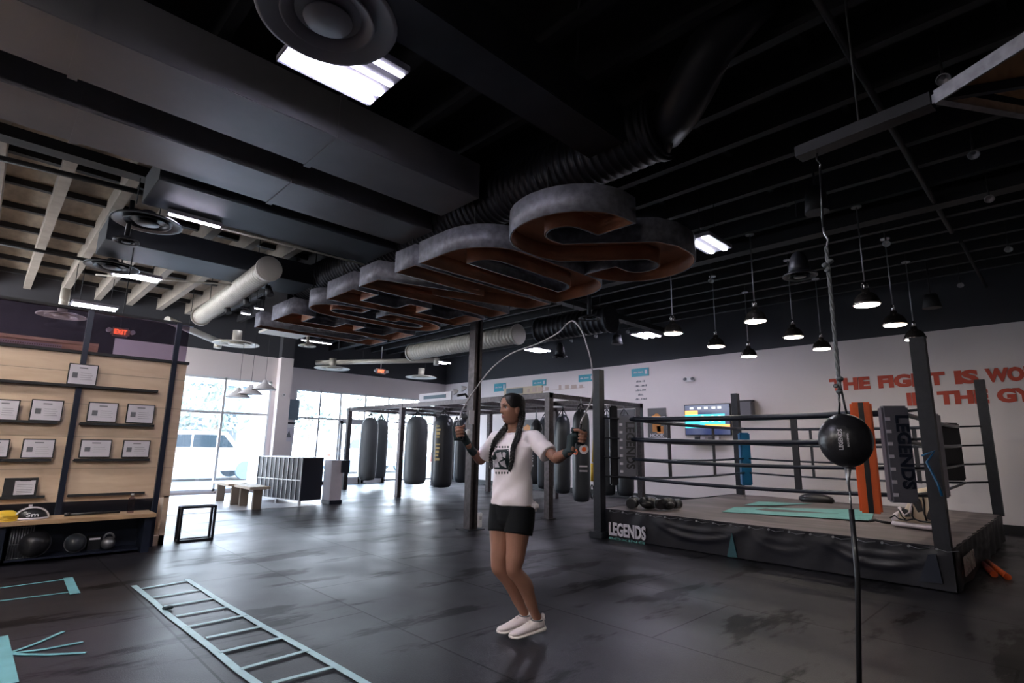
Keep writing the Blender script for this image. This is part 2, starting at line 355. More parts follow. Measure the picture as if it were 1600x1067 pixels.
# ceiling joists: every one a beam of its own
for k in range(-6, 20):
    x = .34 + .61*k
    if x > XR-.1: break
    wood = -.5 < x < 3.4
    if wood:
        struct('trim_joist', MB().bb(x-.06, x+.06, 6.0, YN, ZJ, ZD), 'batten')
        struct('trim_joist', MB().bb(x-.045, x+.045, -4, 6.0, ZJ, ZD), 'joist')
    else:
        struct('trim_joist', MB().bb(x-.045, x+.045, -4, YF, ZJ, ZD), 'joist')
m = MB()
yy = 6.3
while yy < 15.2: m.bb(-4, 3.45, yy-.045, yy+.045, ZD-.085, ZD-.001); yy += 1.08
struct('trim_purlins', m, 'black')
m = MB()
yy = -3.6
while yy < 16.5:
    m.bb(3.5, XR, yy-.03, yy+.03, ZD-.09, ZD-.001); yy += 1.2
struct('trim_purlins', m, 'joist')
struct('trim_girder', MB().bb(7.9, 8.1, -4, YF, ZJ-.16, ZJ), 'joist')
struct('trim_girder', MB().bb(-4, XR, 7.2, 7.4, ZJ-.12, ZJ), 'black')
# ================================================================ OUTSIDE
struct('ground', MB().bb(-30, 40, YF+.2, 60, -.2, -.1), 'ground')
def car(loc, label):
    t = thing('car', loc, label, 'car', None); x, y, z = loc
    bo = MB(); prof = [(-2.3, .35), (-2.3, .9), (-2.1, 1.05), (-1.75, 1.12), (-1.35, 1.62), (-.9, 1.74), (.7, 1.74), (1.15, 1.2), (2.0, 1.05), (2.25, .85), (2.3, .35)]
    bo.poly([(x+a, y-.9, z+b) for a, b in prof], (0, 1.8, 0)); bo.build('car_body', 'car', t)
    for a in ([(-1.55, 1.18), (-1.28, 1.58), (-.45, 1.62), (-.45, 1.18)], [(-.38, 1.18), (-.38, 1.62), (.6, 1.62), (.98, 1.18)]):
        MB().poly([(x+p, y-.93, z+q) for p, q in a], (0, .04, 0)).build('side_window', 'carglass', t)
    for a in (-1.5, 1.45):
        for s in (-.92, .72): MB().cyl((x+a, y+s, z+.36), (x+a, y+s+.2, z+.36), .33, n=24).build('wheel', 'buildblue', t)
    MB().box((x-2.3, y-.65, z+.85), (.06, .3, .14)).build('tail_light', 'red', t)
    return t
car((5.9, 22.6, -.1), 'white SUV parked outside the left windows')
car((14.2, 25, -.1), 'white car parked outside, seen through the windows right of the doors')
def tree(x, y, h, r, label):
    t = thing('tree', (x, y, -.1), label, 'tree', 'trees beyond the parking')
    MB().tube([(x, y, -.1), (x+.1, y, h*.3), (x, y+.1, h*.6)], [.14, .1, .06]).build('trunk', 'bark', t)
    f = MB()
    for i in range(420):
        a, b, q = random.random()*2*PI, math.acos(random.uniform(-1, 1)), random.random()**.4
        c = Vector((x+r*q*math.sin(b)*math.cos(a), y+r*q*math.sin(b)*math.sin(a), h*.68+r*.85*q*math.cos(b)))
        u = Vector((random.uniform(-1, 1), random.uniform(-1, 1), random.uniform(-1, 1))).normalized(); v = u.orthogonal().normalized(); s = .16*r/1.6
        vs = [f.b.verts.new(c+u*s), f.b.verts.new(c+v*s*.6), f.b.verts.new(c-u*s), f.b.verts.new(c-v*s*.6)]; f.b.faces.new(vs)
    f.build('crown', 'foliage', t)
tree(5.6, 27, 4.2, 1.7, 'leafy tree outside the left window, furthest left'); tree(8.2, 29, 4.6, 1.9, 'leafy tree outside behind the white SUV')
tree(14.2, 32, 5.0, 2.2, 'leafy tree outside left of the glass doors'); tree(18.5, 31, 5.2, 2.3, 'leafy tree outside behind the glass doors'); tree(22.8, 30, 5.0, 2.2, 'leafy tree outside right of the glass doors')
b = thing('building', (9, 40, -.1), 'pale blue low building across the parking, seen through the left window', 'building')
MB().bb(4, 13.5, 40, 46, -.1, 5.0).build('wall', 'buildblue', b); MB().bb(3.6, 13.9, 39.6, 46, 5.0, 5.4).build('roof', 'frame', b)
for i in range(4): MB().bb(5+i*2.1, 6.4+i*2.1, 39.92, 40, 1.2, 3.2).build('window', 'carglass', b)
# ================================================================ DUCTS AND CEILING SERVICES
def rect_duct(y0, y1, x0, x1, z0, z1, label, seams, m='duct'):
    t = thing('rectangular_duct', (x0, (y0+y1)/2, z0), label, 'duct')
    MB().bb(x0, x1, y0, y1, z0, z1, bevel=.006).build('duct_body', m, t)
    for s in seams: MB().bb(s-.03, s+.03, y0-.012, y1+.012, z0-.012, z1+.012).build('flange', m, t)
    return t
rect_duct(4.155, 4.825, -4, 3.5, 3.9, 4.3, 'wide grey rectangular duct nearer the camera, above the bright tube lamp', [.13, 1.9])
rect_duct(5.27, 5.94, -4, 3.7, 3.9, 4.3, 'second wide grey rectangular duct, beyond the first one', [.25, 1.96])
rect_duct(2.43, 2.81, 1.35, 3.66, 3.9, 4.25, 'narrow dark duct with a bright lower edge right of the tube lamp', [], 'ductdark')
rect_duct(6.12, 6.93, .95, 3.7, 3.87, 4.2, 'dark blue boxed duct with a short bright tube lamp under it', [], 'boxduct')
rect_duct(8.55, 9.42, .85, 3.7, 3.87, 4.2, 'dark boxed duct beyond the first boxed duct, over the wood wall corner', [], 'boxduct')
t = thing('duct_plenum', (3.95, 9.9, 3.3), 'tall dark sheet metal plenum box at the end of the ribbed duct', 'duct')
MB().bb(3.62, 4.3, 9.5, 10.6, 3.35, 4.4, bevel=.01).build('plenum_body', 'ductdark', t); MB().bb(3.58, 4.34, 9.46, 10.64, 3.33, 3.37).build('plenum_base', 'creamduct', t)
def spiral(name, a, b, r, m, label, ribs, pitch=.14, cat='duct'):
    a, b = Vector(a), Vector(b); t = thing(name, a, label, cat)
    prof = []; L = (b-a).length; d = (b-a).normalized(); pts = []; rs = []
    n = int(L/pitch)
    for i in range(n+1):
        s = i*pitch
        for e, q in ((0, 0), (.3, 0), (.38, ribs), (.55, ribs), (.63, 0)):
            if s+e*pitch < L: prof.append((r+q, s+e*pitch))
    R = d.to_track_quat('Z', 'Y').to_matrix()
    MB().lathe(prof, a, 32, R).build('duct_tube', m, t)
    for s in (0.02, L-.06): MB().cyl(a+d*s, a+d*(s+.05), r+.03, n=32).build('collar', m, t)
    for s in (.15, .5, .85): q = a+d*(L*s); MB().cyl(q+Vector((0, 0, r)), (q.x, q.y, ZD), .007, n=6).build('hanger', 'black', t)
    return t
spiral('round_duct', (3.93, 2.2, 4.1), (3.93, 9.5, 4.1), .28, 'ductdark', 'long black ribbed round duct above the row of giant letters', .011, .085)
spiral('round_duct', (2.72, 7.9, 3.78), (2.95, 12.2, 3.78), .155, 'creamduct', 'cream ribbed round duct beside the spotlights, above the left windows', .008, .09)
spiral('round_duct', (8.0, 12.1, 3.7), (8.15, 8.2, 3.7), .2, 'creamduct', 'cream ribbed round duct passing behind the steel post', .008, .1)
spiral('round_duct', (8.25, 7.7, 3.72), (8.35, 5.9, 3.72), .24, 'ductdark', 'short dark round duct right of the steel post', .01, .12)
t = thing('flexible_duct', (4.0, 2.2, 4.1), 'thick dark flexible duct bending up into the ceiling', 'duct')
pts = [P(1040, 205, 'z', 4.05), P(1062, 170, 'z', 4.05), P(1085, 125, 'z', 4.15), P(1110, 75, 'z', 4.3), P(1150, 30, 'z', 4.55), P(1200, -20, 'z', 4.65)]
MB().tube(pts, [.17, .19, .19, .18, .18, .17], 20).build('hose', 'ductdark', t)
MB().cyl(P(1040, 205, 'z', 4.05)+Vector((-.02, .03, -.0)), P(1040, 205, 'z', 4.05)+Vector((.03, -.02, 0)), .2, n=24).build('collar', 'ductdark', t)
for (a, b, lab) in (((2.35, 12.1, 3.6), (3.55, 13.0, 3.45), 'cream pipe arm feeding the round air diffuser by the left windows'), ((6.9, 15.4, 3.62), (8.9, 12.2, 3.62), 'cream pipe arm below the letters, over the doors')):
    t = thing('duct_branch', a, lab, 'duct'); MB().cyl(a, b, .07, n=16).build('pipe', 'creamduct', t); MB().cyl(Vector(b)+Vector((0, 0, -.14)), Vector(b)+Vector((0, 0, .06)), .08).build('elbow', 'creamduct', t); MB().cyl(Vector(a).lerp(b, .4), Vector((*Vector(a).lerp(b, .4).xy, ZD)), .006, n=6).build('hanger', 'black', t)
def diffuser(c, r, m, label, stem=.5, dome=False):
    c = Vector(c); t = thing('air_diffuser', c, label, 'air diffuser', 'round air diffusers')
    MB().lathe([(r*.99, 0), (r, .006), (r*.97, .02), (r*.72, .045), (r*.62, .05), (r*.60, .04), (r*.70, .03), (r*.94, 0)], c, 40, loop=True).build('outer_cone', m, t); MB().cyl(c+Vector((0, 0, .03)), c+Vector((0, 0, .045)), r*.72, n=32).build('back_plate', m, t)
    MB().lathe([(r*.66, -.006), (r*.67, 0), (r*.42, .05), (r*.38, .05), (r*.63, -.002)], c, 36, loop=True).build('middle_cone', m, t)
    MB().lathe([(r*.05, -.01), (r*.34, -.008), (r*.35, 0), (r*.1, .05)], c, 32).build('inner_cone', m, t)
    if dome: MB().lathe([(r*.62, .045), (r*.6, .12), (r*.5, .22), (r*.35, .28), (r*.1, .32)], c, 28).build('neck', m, t)
    else: MB().cyl(c+Vector((0, 0, .04)), c+Vector((0, 0, stem)), r*(.45 if m == 'ledhouse' else .2), n=24).build('neck', m, t)
    MB().cyl(c+Vector((r*.3, 0, stem-.02)), (c.x+r*.3, c.y, ZD), .006, n=6).build('hanger', 'black', t)
    return t
diffuser((1.02, 2.50, 3.5), .36, 'ledhouse', 'large round air diffuser right in front of the bright tube lamp', .45)
diffuser(P(230, 349, 'z', 3.72), .35, 'ductdark', 'dark round air diffuser under the first boxed duct', .14)
diffuser(P(197, 378, 'z', 3.5), .13, 'ductdark', 'small dark round air diffuser below the larger one at the boxed ducts', .5)
diffuser(P(96, 494, 'z', 3.42), .36, 'creamduct', 'pale round air diffuser above the transom of the wood wall', .5)
diffuser(P(175, 418, 'z', 3.74), .34, 'ductdark', 'dark round air diffuser under the second boxed duct', .12)
diffuser(P(369, 538, 'z', 3.35), .46, 'creamduct', 'pale round air diffuser over the left window', .3)
diffuser(P(519, 576, 'z', 3.42), .5, 'creamduct', 'pale round air diffuser over the left of the far windows', .3)
diffuser(P(658, 590, 'z', 3.42), .5, 'creamduct', 'pale round air diffuser over the right of the far windows', .3)
diffuser(P(875, 558, 'z', 3.15), .16, 'ductdark', 'bell shaped dark air diffuser beside a lit tube lamp', .6, True)
diffuser(P(921, 498, 'z', 3.45), .19, 'ductdark', 'dark air diffuser hanging below the letter D', .5)
diffuser(P(1250, 432, 'z', 3.35), .19, 'ductdark', 'dark bell shaped air diffuser behind the rope of the ball', .8, True)
diffuser(P(480, 541, 'z', 3.5), .2, 'creamduct', 'small pale ceiling diffuser above the far windows', .3)
# LED fixtures
def led(c, n, label, L=.70, Wd=.56, m='led', lit=None):
    x, y, z = c; t = thing('tube_light', c, label, 'ceiling light', 'tube ceiling lights')
    MB().bb(x-L/2, x+L/2, y-Wd/2, y+Wd/2, z+.012, z+.06, bevel=.006).build('housing', 'ledhouse', t)
    for i in range(n):
        yy = y-Wd/2+Wd*(i+.5)/n
        MB().bb(x-L/2+.015, x+L/2-.015, yy-Wd/n*.15, yy+Wd/n*.15, z-.002, z+.02, bevel=.004).build('tube', m if n < 4 or i > 1 else 'ledhalf', t)
    MB().cyl((x-L/3, y, z+.06), (x-L/3, y, ZD), .006).cyl((x+L/3, y, z+.06), (x+L/3, y, ZD), .006).build('hanger', 'steel', t)
    return t
led((1.43, 3.17, 3.8), 4, 'blazing four tube ceiling light behind the large round diffuser', .70, .56)
for x_, y_, l_ in ((-2.4, 3.17, 'added unseen tube light left of the camera, brightening the wood wall'), (-2.4, 6.86, 'added unseen tube light over the left end of the wood wall, brightening it'), (-2.4, -.6, 'added unseen tube light behind the camera, brightening the wood wall')): led((x_, y_, 3.8), 2, l_, .70, .34, 'ledfill' if x_ < 0 else 'led')  # lamps added out of view to brighten the wood wall
led((1.47, 6.86, 3.8), 1, 'single bright tube light under the first boxed duct', .56, .1)
led((1.45, 9.95, 3.78), 2, 'twin tube light glowing under the second boxed duct', .62, .34)
led((1.3, 13.0, 3.8), 2, 'pale tube light panel above the transom with the exit sign', .72, .42, 'ledfar')
led((6.2, 2.92, 3.8), 2, 'tube light right of the giant letter S', .62, .34, 'ledfar')
led((10.5, 6.5, 3.8), 3, 'tube light left of the nearest pendant row', .62, .5)
led((10.35, 9.7, 3.8), 3, 'tube light beside the bell shaped diffuser', .62, .5)
led((10.0, 13.5, 3.8), 2, 'small tube light far off above the corner of the room', .62, .4, 'ledfar')
led(P(495, 535, 'z', 3.8), 1, 'slim lit tube light below the letter L', .8, .12, 'ledfar')
led(P(405, 483, 'z', 4.0), 1, 'tiny lit lamp right of the cream duct, upper one', .2, .12, 'ledfar')
led(P(384, 491, 'z', 4.0), 1, 'tiny lit lamp right of the cream duct, lower one', .2, .12, 'ledfar')
# conduits and sprinkler pipes
def pipe(pts, r, m, label, name='ceiling_pipe', cat='pipe'):
    t = MB().tube(pts, r, 8).build(name, m); return tag(t, label, cat)
pipe([(2.4, .86, 4.3), (9.2, .86, 4.3)], .028, 'joist', 'dark pipe crossing below the joists at upper right')
pipe([(9.7, .82, 4.3), (XR, .82, 4.3)], .024, 'joist', 'thin dark pipe crossing the joists near the right wall')
pipe([P(0, 247, 'z', 4.3), P(250, 308, 'z', 4.3)], .035, 'black', 'black pipe crossing the pale joists at far left, upper one')
pipe([P(0, 380, 'z', 4.3), P(140, 407, 'z', 4.3)], .03, 'black', 'black pipe crossing the pale joists at far left, lower one')
pipe([P(345, 357, 'z', 3.85), P(568, 413, 'z', 3.85)], .014, 'creamduct', 'thin pale conduit along the edge of the first boxed duct')
pipe([P(150, 429, 'z', 3.8), P(375, 446, 'z', 3.8)], .014, 'creamduct', 'thin pale conduit along the edge of the second boxed duct')
pipe([P(700, 415, 'z', 4.3), P(800, 305, 'z', 4.3), P(893, 290, 'z', 4.3), P(905, 0, 'z', 4.5)], .012, 'joist', 'thin dark conduit rising from the giant letters')
# spotlight track
t = thing('spotlight_track', P(350, 470, 'z', 3.72), 'black track with three small spotlights along the cream duct', 'track light')
a, b = P(348, 473, 'z', 3.75), P(432, 433, 'z', 3.75)
MB().beam(a, b, .03, .03).build('track', 'bare', t)
for i, f in enumerate((.07, .45, .85)):
    p = a.lerp(b, f); h = MB().cyl(p, p+Vector((0, 0, -.1)), .012).cyl(p+Vector((.02, 0, -.08)), p+Vector((.05, -.06, -.22)), .045, .055).build('spotlight', 'black', t)
def spot(c, label, lit=True):
    c = Vector(c); t = thing('small_spotlight', c, label, 'spotlight', 'small ceiling spotlights')
    MB().cyl(c, c+Vector((0, 0, .12)), .01).cyl(c+Vector((0, 0, .12)), (c.x, c.y, ZD), .005, n=6).build('stem', 'black', t)
    MB().lathe([(.012, .07), (.03, .05), (.05, 0), (.042, 0), (.02, .04)], c+Vector((.02, .0, -.04)), 14, Matrix.Rotation(.7, 3, 'Y')).build('lamp_head', 'bare', t)
for (px, py, z, lab) in ((1472, 115, 4.2, 'upper left of the metal frame corner'), (1520, 235, 4.2, 'below the metal frame corner'), (1545, 305, 4.2, 'second below the metal frame corner'), (1110, 435, 4.2, 'just right of the letter S'), (1384, 376, 4.2, 'between pendant rods'), (1575, 385, 4.2, 'furthest right'), (892, 530, 4.0, 'right of the bell shaped diffuser'), (930, 523, 4.0, 'below the dark air diffuser'), (980, 516, 4.0, 'left of the far tube light'), (1500, 442, 4.2, 'above the wall lettering')):
    spot(P(px, py, 'z', z), 'small metal ceiling spotlight ' + lab)
for px, py, lab in ((964, 530, 'left of the pendants'), (1455, 470, 'right of the pendants, near the wall')):
    c = P(px, py, 'z', 3.75); t = thing('track_spotlight', c, 'black cylinder spotlight hanging from the ceiling ' + lab, 'spotlight')
    MB().cyl(c+Vector((0, 0, .1)), c-Vector((0, 0, .12)), .09, .13, 20).build('lamp_head', 'black', t); MB().cyl(c+Vector((0, 0, .1)), (c.x, c.y, ZJ), .012).build('stem', 'black', t)
c = P(1275, 315, 'z', 4.0); t = thing('ceiling_speaker', c, 'black cylinder speaker above the rope of the ball', 'speaker'); MB().cyl(c-Vector((0, 0, .13)), c+Vector((0, 0, .15)), .12, .1, 24).build('body', 'black', t); MB().cyl(c+Vector((0, 0, .15)), (c.x, c.y, ZJ), .012).build('stem', 'steel', t)
c = P(1052, 262, 'z', 4.1)
# pendants over the ring
def pendant():
    t = thing('pendant_lamp', (0, 0, 0), 'x', 'pendant lamp', 'industrial pendant lamps over the ring')
    r = .145
    MB().lathe([(r*.98, 0), (r*1.05, .004), (r*1.05, .022), (r, .03), (r*.96, .06), (r*.8, .11), (r*.5, .15), (r*.3, .165), (r*.3, .2), (r*.1, .22)], (0, 0, 0), 32).build('lamp_shade', 'shade', t)
    MB().lathe([(.001, .001), (r*.93, .001), (r*.93, -.004), (.001, -.012)], (0, 0, 0), 28).build('diffuser', 'bulb', t)
    MB().cyl((0, 0, .21), (0, 0, .30), .022, .016, 12).cyl((-.035, 0, .23), (-.035, 0, .28), .006).cyl((.035, 0, .23), (.035, 0, .28), .006).cyl((-.035, 0, .28), (.035, 0, .28), .006).build('socket', 'chrome', t)
    MB().cyl((0, 0, .30), (0, 0, ZJ-3.1), .008, n=8).build('rod', 'bare', t); MB().cyl((0, 0, ZJ-3.1), (0, 0, ZD-3.1), .006, n=6).build('hanger', 'black', t)
    MB().lathe([(.06, 0), (.06, .015), (.02, .03)], (0, 0, ZJ-3.1-.03), 20).build('canopy', 'bare', t)
    for k in range(3): MB().box((r*1.07*math.cos(k*2.1+.4), r*1.07*math.sin(k*2.1+.4), .012), (.02, .02, .03)).build('clip', 'chrome', t)
    return t
pp = pendant(); first = True
names = {(0, 0): 'nearest the hanging ball, brightest and lowest of the front row', }
rows = ('front row', 'middle row', 'back row by the wall'); cols = ('right', 'middle', 'left')
for i, x in enumerate((7.68, 9.17, 10.56)):
    for j, y in enumerate((1.62, 2.98, 4.27)):
        o = pp if first else dup(pp); first = False
        place(o, (x, y, 3.1), random.uniform(0, 6), 'steel dome pendant lamp over the ring, %s of the %s' % (cols[j], rows[i]))
# giant letters
def letter(name, splines, x0, y0, lab, w, h=2.1, z=3.2, th=.24):
    """outline in letter space (u right, v up); right = -Y, up = -X, seen from below"""
    t = thing('giant_letter', (x0, y0, z), lab, 'giant letter', 'giant letters hanging flat under the ceiling')
    def curve(nm, offset, ext, fill):
        cu = bpy.data.curves.new(nm, 'CURVE'); cu.dimensions = '2D'; cu.fill_mode = fill; cu.extrude = ext/2; cu.offset = offset
        for pts in splines:
            s = cu.splines.new('POLY'); s.points.add(len(pts)-1); s.use_cyclic_u = True
            for p, q in zip(s.points, pts): p.co = (q[0]*w, q[1]*h, 0, 1)
        ob = bpy.data.objects.new(nm, cu); C.objects.link(ob); bpy.context.view_layer.update()
        me = bpy.data.meshes.new_from_object(ob.evaluated_get(bpy.context.evaluated_depsgraph_get())); bpy.data.objects.remove(ob); bpy.data.curves.remove(cu); return me
    # open channel: outer skin, inner skin, recessed face
    for nm, off, ext, zc, mm, fill in (('letter_side', 0, th, th/2, 'galv', 'NONE'), ('letter_lining', -.014, th-.004, th/2, 'rust', 'NONE'), ('letter_face', -.016, .012, th-.075, 'rust', 'BOTH')):
        me = curve(nm, off, ext, fill)
        for v in me.vertices: a = v.co.copy(); v.co = Vector((h-a.y, -a.x, zc - a.z))
        me.materials.clear(); me.materials.append(M[mm]); o = bpy.data.objects.new(nm, me); C.objects.link(o); o.parent = t
        if fill == 'NONE':
            bm = bmesh.new(); bm.from_mesh(me); bmesh.ops.remove_doubles(bm, verts=bm.verts, dist=.0005); bmesh.ops.recalc_face_normals(bm, faces=bm.faces); bmesh.ops.solidify(bm, geom=bm.faces[:], thickness=.010); bm.to_mesh(me); bm.free()
    for dx in (h*.25, h*.75):
        MB().cyl((x0+dx, y0-w*.25, z+th), (x0+dx, y0-w*.25, ZD), .008).build('hanger', 'steel', t)
    return t
def arc(cx, cy, rx, ry, a0, a1, n=14): return [(cx+rx*math.cos(math.radians(a0+(a1-a0)*i/n)), cy+ry*math.sin(math.radians(a0+(a1-a0)*i/n))) for i in range(n+1)]
sE = [[(0, 0), (1, 0), (1, .17), (.42, .17), (.42, .42), (.9, .42), (.9, .59), (.42, .59), (.42, .83), (1, .83), (1, 1), (0, 1)]]
sL = [[(0, 0), (1, 0), (1, .18), (.44, .18), (.44, 1), (0, 1)]]
sN = [[(0, 0), (.33, 0), (.33, .55), (.64, 0), (1, 0), (1, 1), (.67, 1), (.67, .47), (.36, 1), (0, 1)]]
sD = [[(0, 0)] + arc(.45, .25, .55, .25, -90, 0) + arc(.45, .75, .55, .25, 0, 90) + [(0, 1)], [(.36, .17), (.36, .83)] + arc(.45, .72, .2, .11, 90, 0, 8) + arc(.45, .28, .2, .11, 0, -90, 8)]
sG = [arc(.5, .25, .5, .25, 180, 360) + [(1, .53), (.5, .53), (.5, .37), (.66, .37), (.66, .26)] + arc(.5, .24, .16, .09, 0, -180, 10) + arc(.5, .76, .16, .09, 180, 0, 10) + [(.66, .67), (1, .67)] + arc(.5, .75, .5, .25, 0, 180)]
sS = [arc(.5, .27, .5, .27, 180, 360) + [(1, .36), (.93, .47)] + [(.36, .72)] + arc(.5, .79, .15, .075, 180, 20, 10) + [(.66, .69), (1, .69)] + arc(.5, .76, .5, .24, 0, 180) + [(0, .66), (.06, .55), (.64, .30)] + arc(.5, .23, .15, .075, 0, -180, 10) + [(.35, .32), (0, .32)]]
for nm, sp, y0, w_, lab in (('L', sL, 9.5, .62, 'giant letter L, furthest of the row'), ('E', sE, 8.75, .8, 'giant letter E between L and G'), ('G', sG, 7.72, .8, 'giant letter G in the middle of the row, rounded pale end'), ('E', sE, 6.83, .72, 'giant letter E between G and N'), ('N', sN, 5.95, 1.2, 'giant letter N beyond the D'), ('D', sD, 4.68, 1.06, 'giant letter D with copper underside, behind the S'), ('S', sS, 3.62, 1.2, 'giant letter S with copper underside, nearest of the row')):
    letter('giant_letter', sp, 3.12, y0, lab, w_, 2.2)
def D(px, py, depth): return CO + (CF*FPX + CR*(px-800) - CU*(py-533.5))*(depth/FPX)
# ================================================================ WOOD DISPLAY WALL (left)
YW = 8.22
struct('wall_display', MB().bb(-4, 1.9, YW, YW+.06, .58, 2.30).bb(-4, 1.9, YW, YW+.06, 0, .12).bb(1.84, 1.9, YW, YW+.06, 0, .6), 'wood')
struct('wall_display_base', MB().bb(-4, 1.9, YW+.35, YW+.4, 0, .6), 'navy')
m = MB()
for z in (.95, 1.32, 1.70, 2.08): m.bb(-4, 1.9, YW-.003, YW, z, z+.004)
struct('trim_panel_seams', m, 'bark')
for i, x in enumerate((-.55, .80, 1.745)): struct('trim_post', MB().bb(x-.028, x+.028, YW-.05, YW, 0, 2.83), 'navy')
struct('trim_top_rail', MB().bb(-4, 1.92, YW-.03, YW+.06, 2.82, 2.85), 'black')
struct('trim_rail', MB().bb(-4, 1.92, YW-.03, YW+.06, 2.295, 2.33), 'black')
struct('wall_room_rail', MB().bb(-4, 1.0, 8.9, 8.95, 2.3, 2.49).bb(-4, 1.0, 8.88, 8.9, 2.49, 2.53), 'wood')
struct('wall_room_side', MB().bb(1.84, 1.9, YW+.06, 15.3, 0, 2.30), 'wood')
w = thing('window_5', (-4, YW, 2.33), None, None); w['kind'] = 'structure'
MB().bb(-4, 1.88, YW+.02, YW+.03, 2.33, 2.83).build('pane', 'sglass', w)
t = thing('perforated_panel', P(50, 540, 'y', 8.86), 'pale perforated panel leaning behind the transom glass', 'panel')
a, b = P(-60, 518, 'y', 8.86), P(99, 528, 'y', 8.86)
MB().bb(a.x, b.x, 8.85, 8.87, 2.31, 2.46).build('sheet', 'paper', t)
m = MB()
for i in range(int((b.x-a.x)/.022)):
    for j in range(5): m.box((a.x+.012+i*.022, 8.847, 2.33+j*.026), (.01, .004, .012))
m.build('perforations', 'bark', t)
t = thing('exit_sign', P(188, 519, 'y', 8.7), 'red glowing exit sign with two lamps behind the transom glass', 'sign')
o = P(188, 519, 'y', 8.7)
MB().box(o, (.21, .05, .12), bevel=.02).build('sign_box', 'exitwhite', t); text('sign_letters', 'EXIT', o+Vector((0, -.03, 0)), X, Z, .062, .14, 'exitred', t, .02, .01, centre=True)
for s in (-1, 1): MB().cyl(o+Vector((s*.13, 0, .01)), o+Vector((s*.13, -.06, .01)), .028).build('lamp_head', 'white', t)
MB().bb(o.x-.006, o.x+.006, o.y-.006, o.y+.006, o.z+.06, ZJ).build('stem', 'black', t)
o = P(595, 580, 'y', 15.5); t = thing('exit_sign', o, 'small exit sign hanging by the dark wall over the far windows', 'sign')
MB().box(o, (.38, .05, .17), bevel=.02).build('sign_box', 'exitwhite', t); text('sign_letters', 'EXIT', o+Vector((0, -.03, 0)), X, Z, .09, .22, 'exitred', t, .02, .01, centre=True)
for s in (-1, 1): MB().cyl(o+Vector((s*.21, 0, .0)), o+Vector((s*.21, -.08, .0)), .045).build('lamp_head', 'white', t)
MB().bb(o.x-.01, o.x+.01, o.y-.01, o.y+.01, o.z+.06, ZJ).build('stem', 'white', t)
def ledge(x0, x1, z, label):
    t = thing('picture_ledge', ((x0+x1)/2, YW, z), label, 'ledge', 'black picture ledges on the wood wall')
    MB().bb(x0, x1, YW-.07, YW, z-.022, z-.004).build('shelf_board', 'black', t); MB().bb(x0, x1, YW-.075, YW-.068, z-.022, z+.008).build('lip', 'black', t)
ledge(-1.2, 1.6, 1.915, 'long black picture ledge, topmost on the wood wall')
ledge(-.6, .66, 1.48, 'black picture ledge left of the post, second from the top'); ledge(.86, 1.61, 1.48, 'black picture ledge right of the post, second from the top')
ledge(-.6, .66, 1.06, 'black picture ledge left of the post, third from the top'); ledge(.86, 1.61, 1.06, 'black picture ledge right of the post, third from the top')
ledge(-.6, .66, .66, 'black picture ledge under the black clipboard'); ledge(.86, 1.61, .66, 'lowest empty black picture ledge over the bench')
def certificate(x0, y0, x1, y1, label, glare=False):
    a, b = P(x0, y1, 'y', YW-.05), P(x1, y0, 'y', YW-.05)
    w_, h_ = b.x-a.x, b.z-a.z; t = thing('framed_certificate', (a.x, YW-.05, a.z), label, 'certificate', 'framed certificates on the wood wall')
    MB().bb(a.x, b.x, YW-.055, YW-.04, a.z, b.z, bevel=.003).build('picture_frame', 'black', t)
    MB().bb(a.x+.012, b.x-.012, YW-.058, YW-.05, a.z+.012, b.z-.012).build('paper', 'paper', t)
    m = MB(); m.bb(a.x+w_*.36, b.x-w_*.36, YW-.0595, YW-.057, b.z-h_*.22, b.z-h_*.17)
    m.bb(a.x+w_*.15, a.x+w_*.33, YW-.0595, YW-.057, a.z+h_*.33, a.z+h_*.58)
    for k in range(4): m.bb(a.x+w_*.42, b.x-w_*(.16+.05*(k % 2)), YW-.0595, YW-.057, a.z+h_*(.26+.1*k), a.z+h_*(.275+.1*k))
    m.build('print', 'ink', t)
    if glare: pass
certificate(103, 571, 155, 600, 'framed certificate alone on the topmost ledge')
certificate(-20, 625, 33, 656, 'framed certificate cut by the left picture edge, upper row'); certificate(44, 626, 101, 657, 'framed certificate left of the post, upper row')
certificate(134, 630, 186, 659, 'framed certificate just right of the post, upper row'); certificate(195, 633, 243, 661, 'framed certificate far right, upper row')
certificate(-30, 686, 17, 715, 'framed certificate cut by the left picture edge, lower row'); certificate(31, 686, 88, 716, 'framed certificate left of the post, lower row')
certificate(122, 687, 176, 715, 'framed certificate just right of the post, lower row'); certificate(189, 688, 236, 715, 'framed certificate far right, lower row')
a, b = P(2, 777, 'y', YW-.05), P(61, 746, 'y', YW-.05)
t = thing('clipboard', (a.x, YW-.05, a.z), 'black board with a clipped white sheet on the lowest left ledge', 'board')
MB().bb(a.x, b.x, YW-.055, YW-.04, a.z, b.z).build('board', 'black', t); MB().bb(a.x+.09, a.x+.26, YW-.06, YW-.054, a.z+.02, b.z-.03).build('sheet', 'paper', t)
m = MB()
for k in range(6): m.bb(a.x+.11, a.x+.24, YW-.0615, YW-.059, a.z+.04+k*.017, a.z+.043+k*.017)
m.build('print', 'ink', t); MB().bb(a.x+.13, a.x+.22, YW-.064, YW-.054, b.z-.035, b.z-.008).build('clip', 'chrome', t)
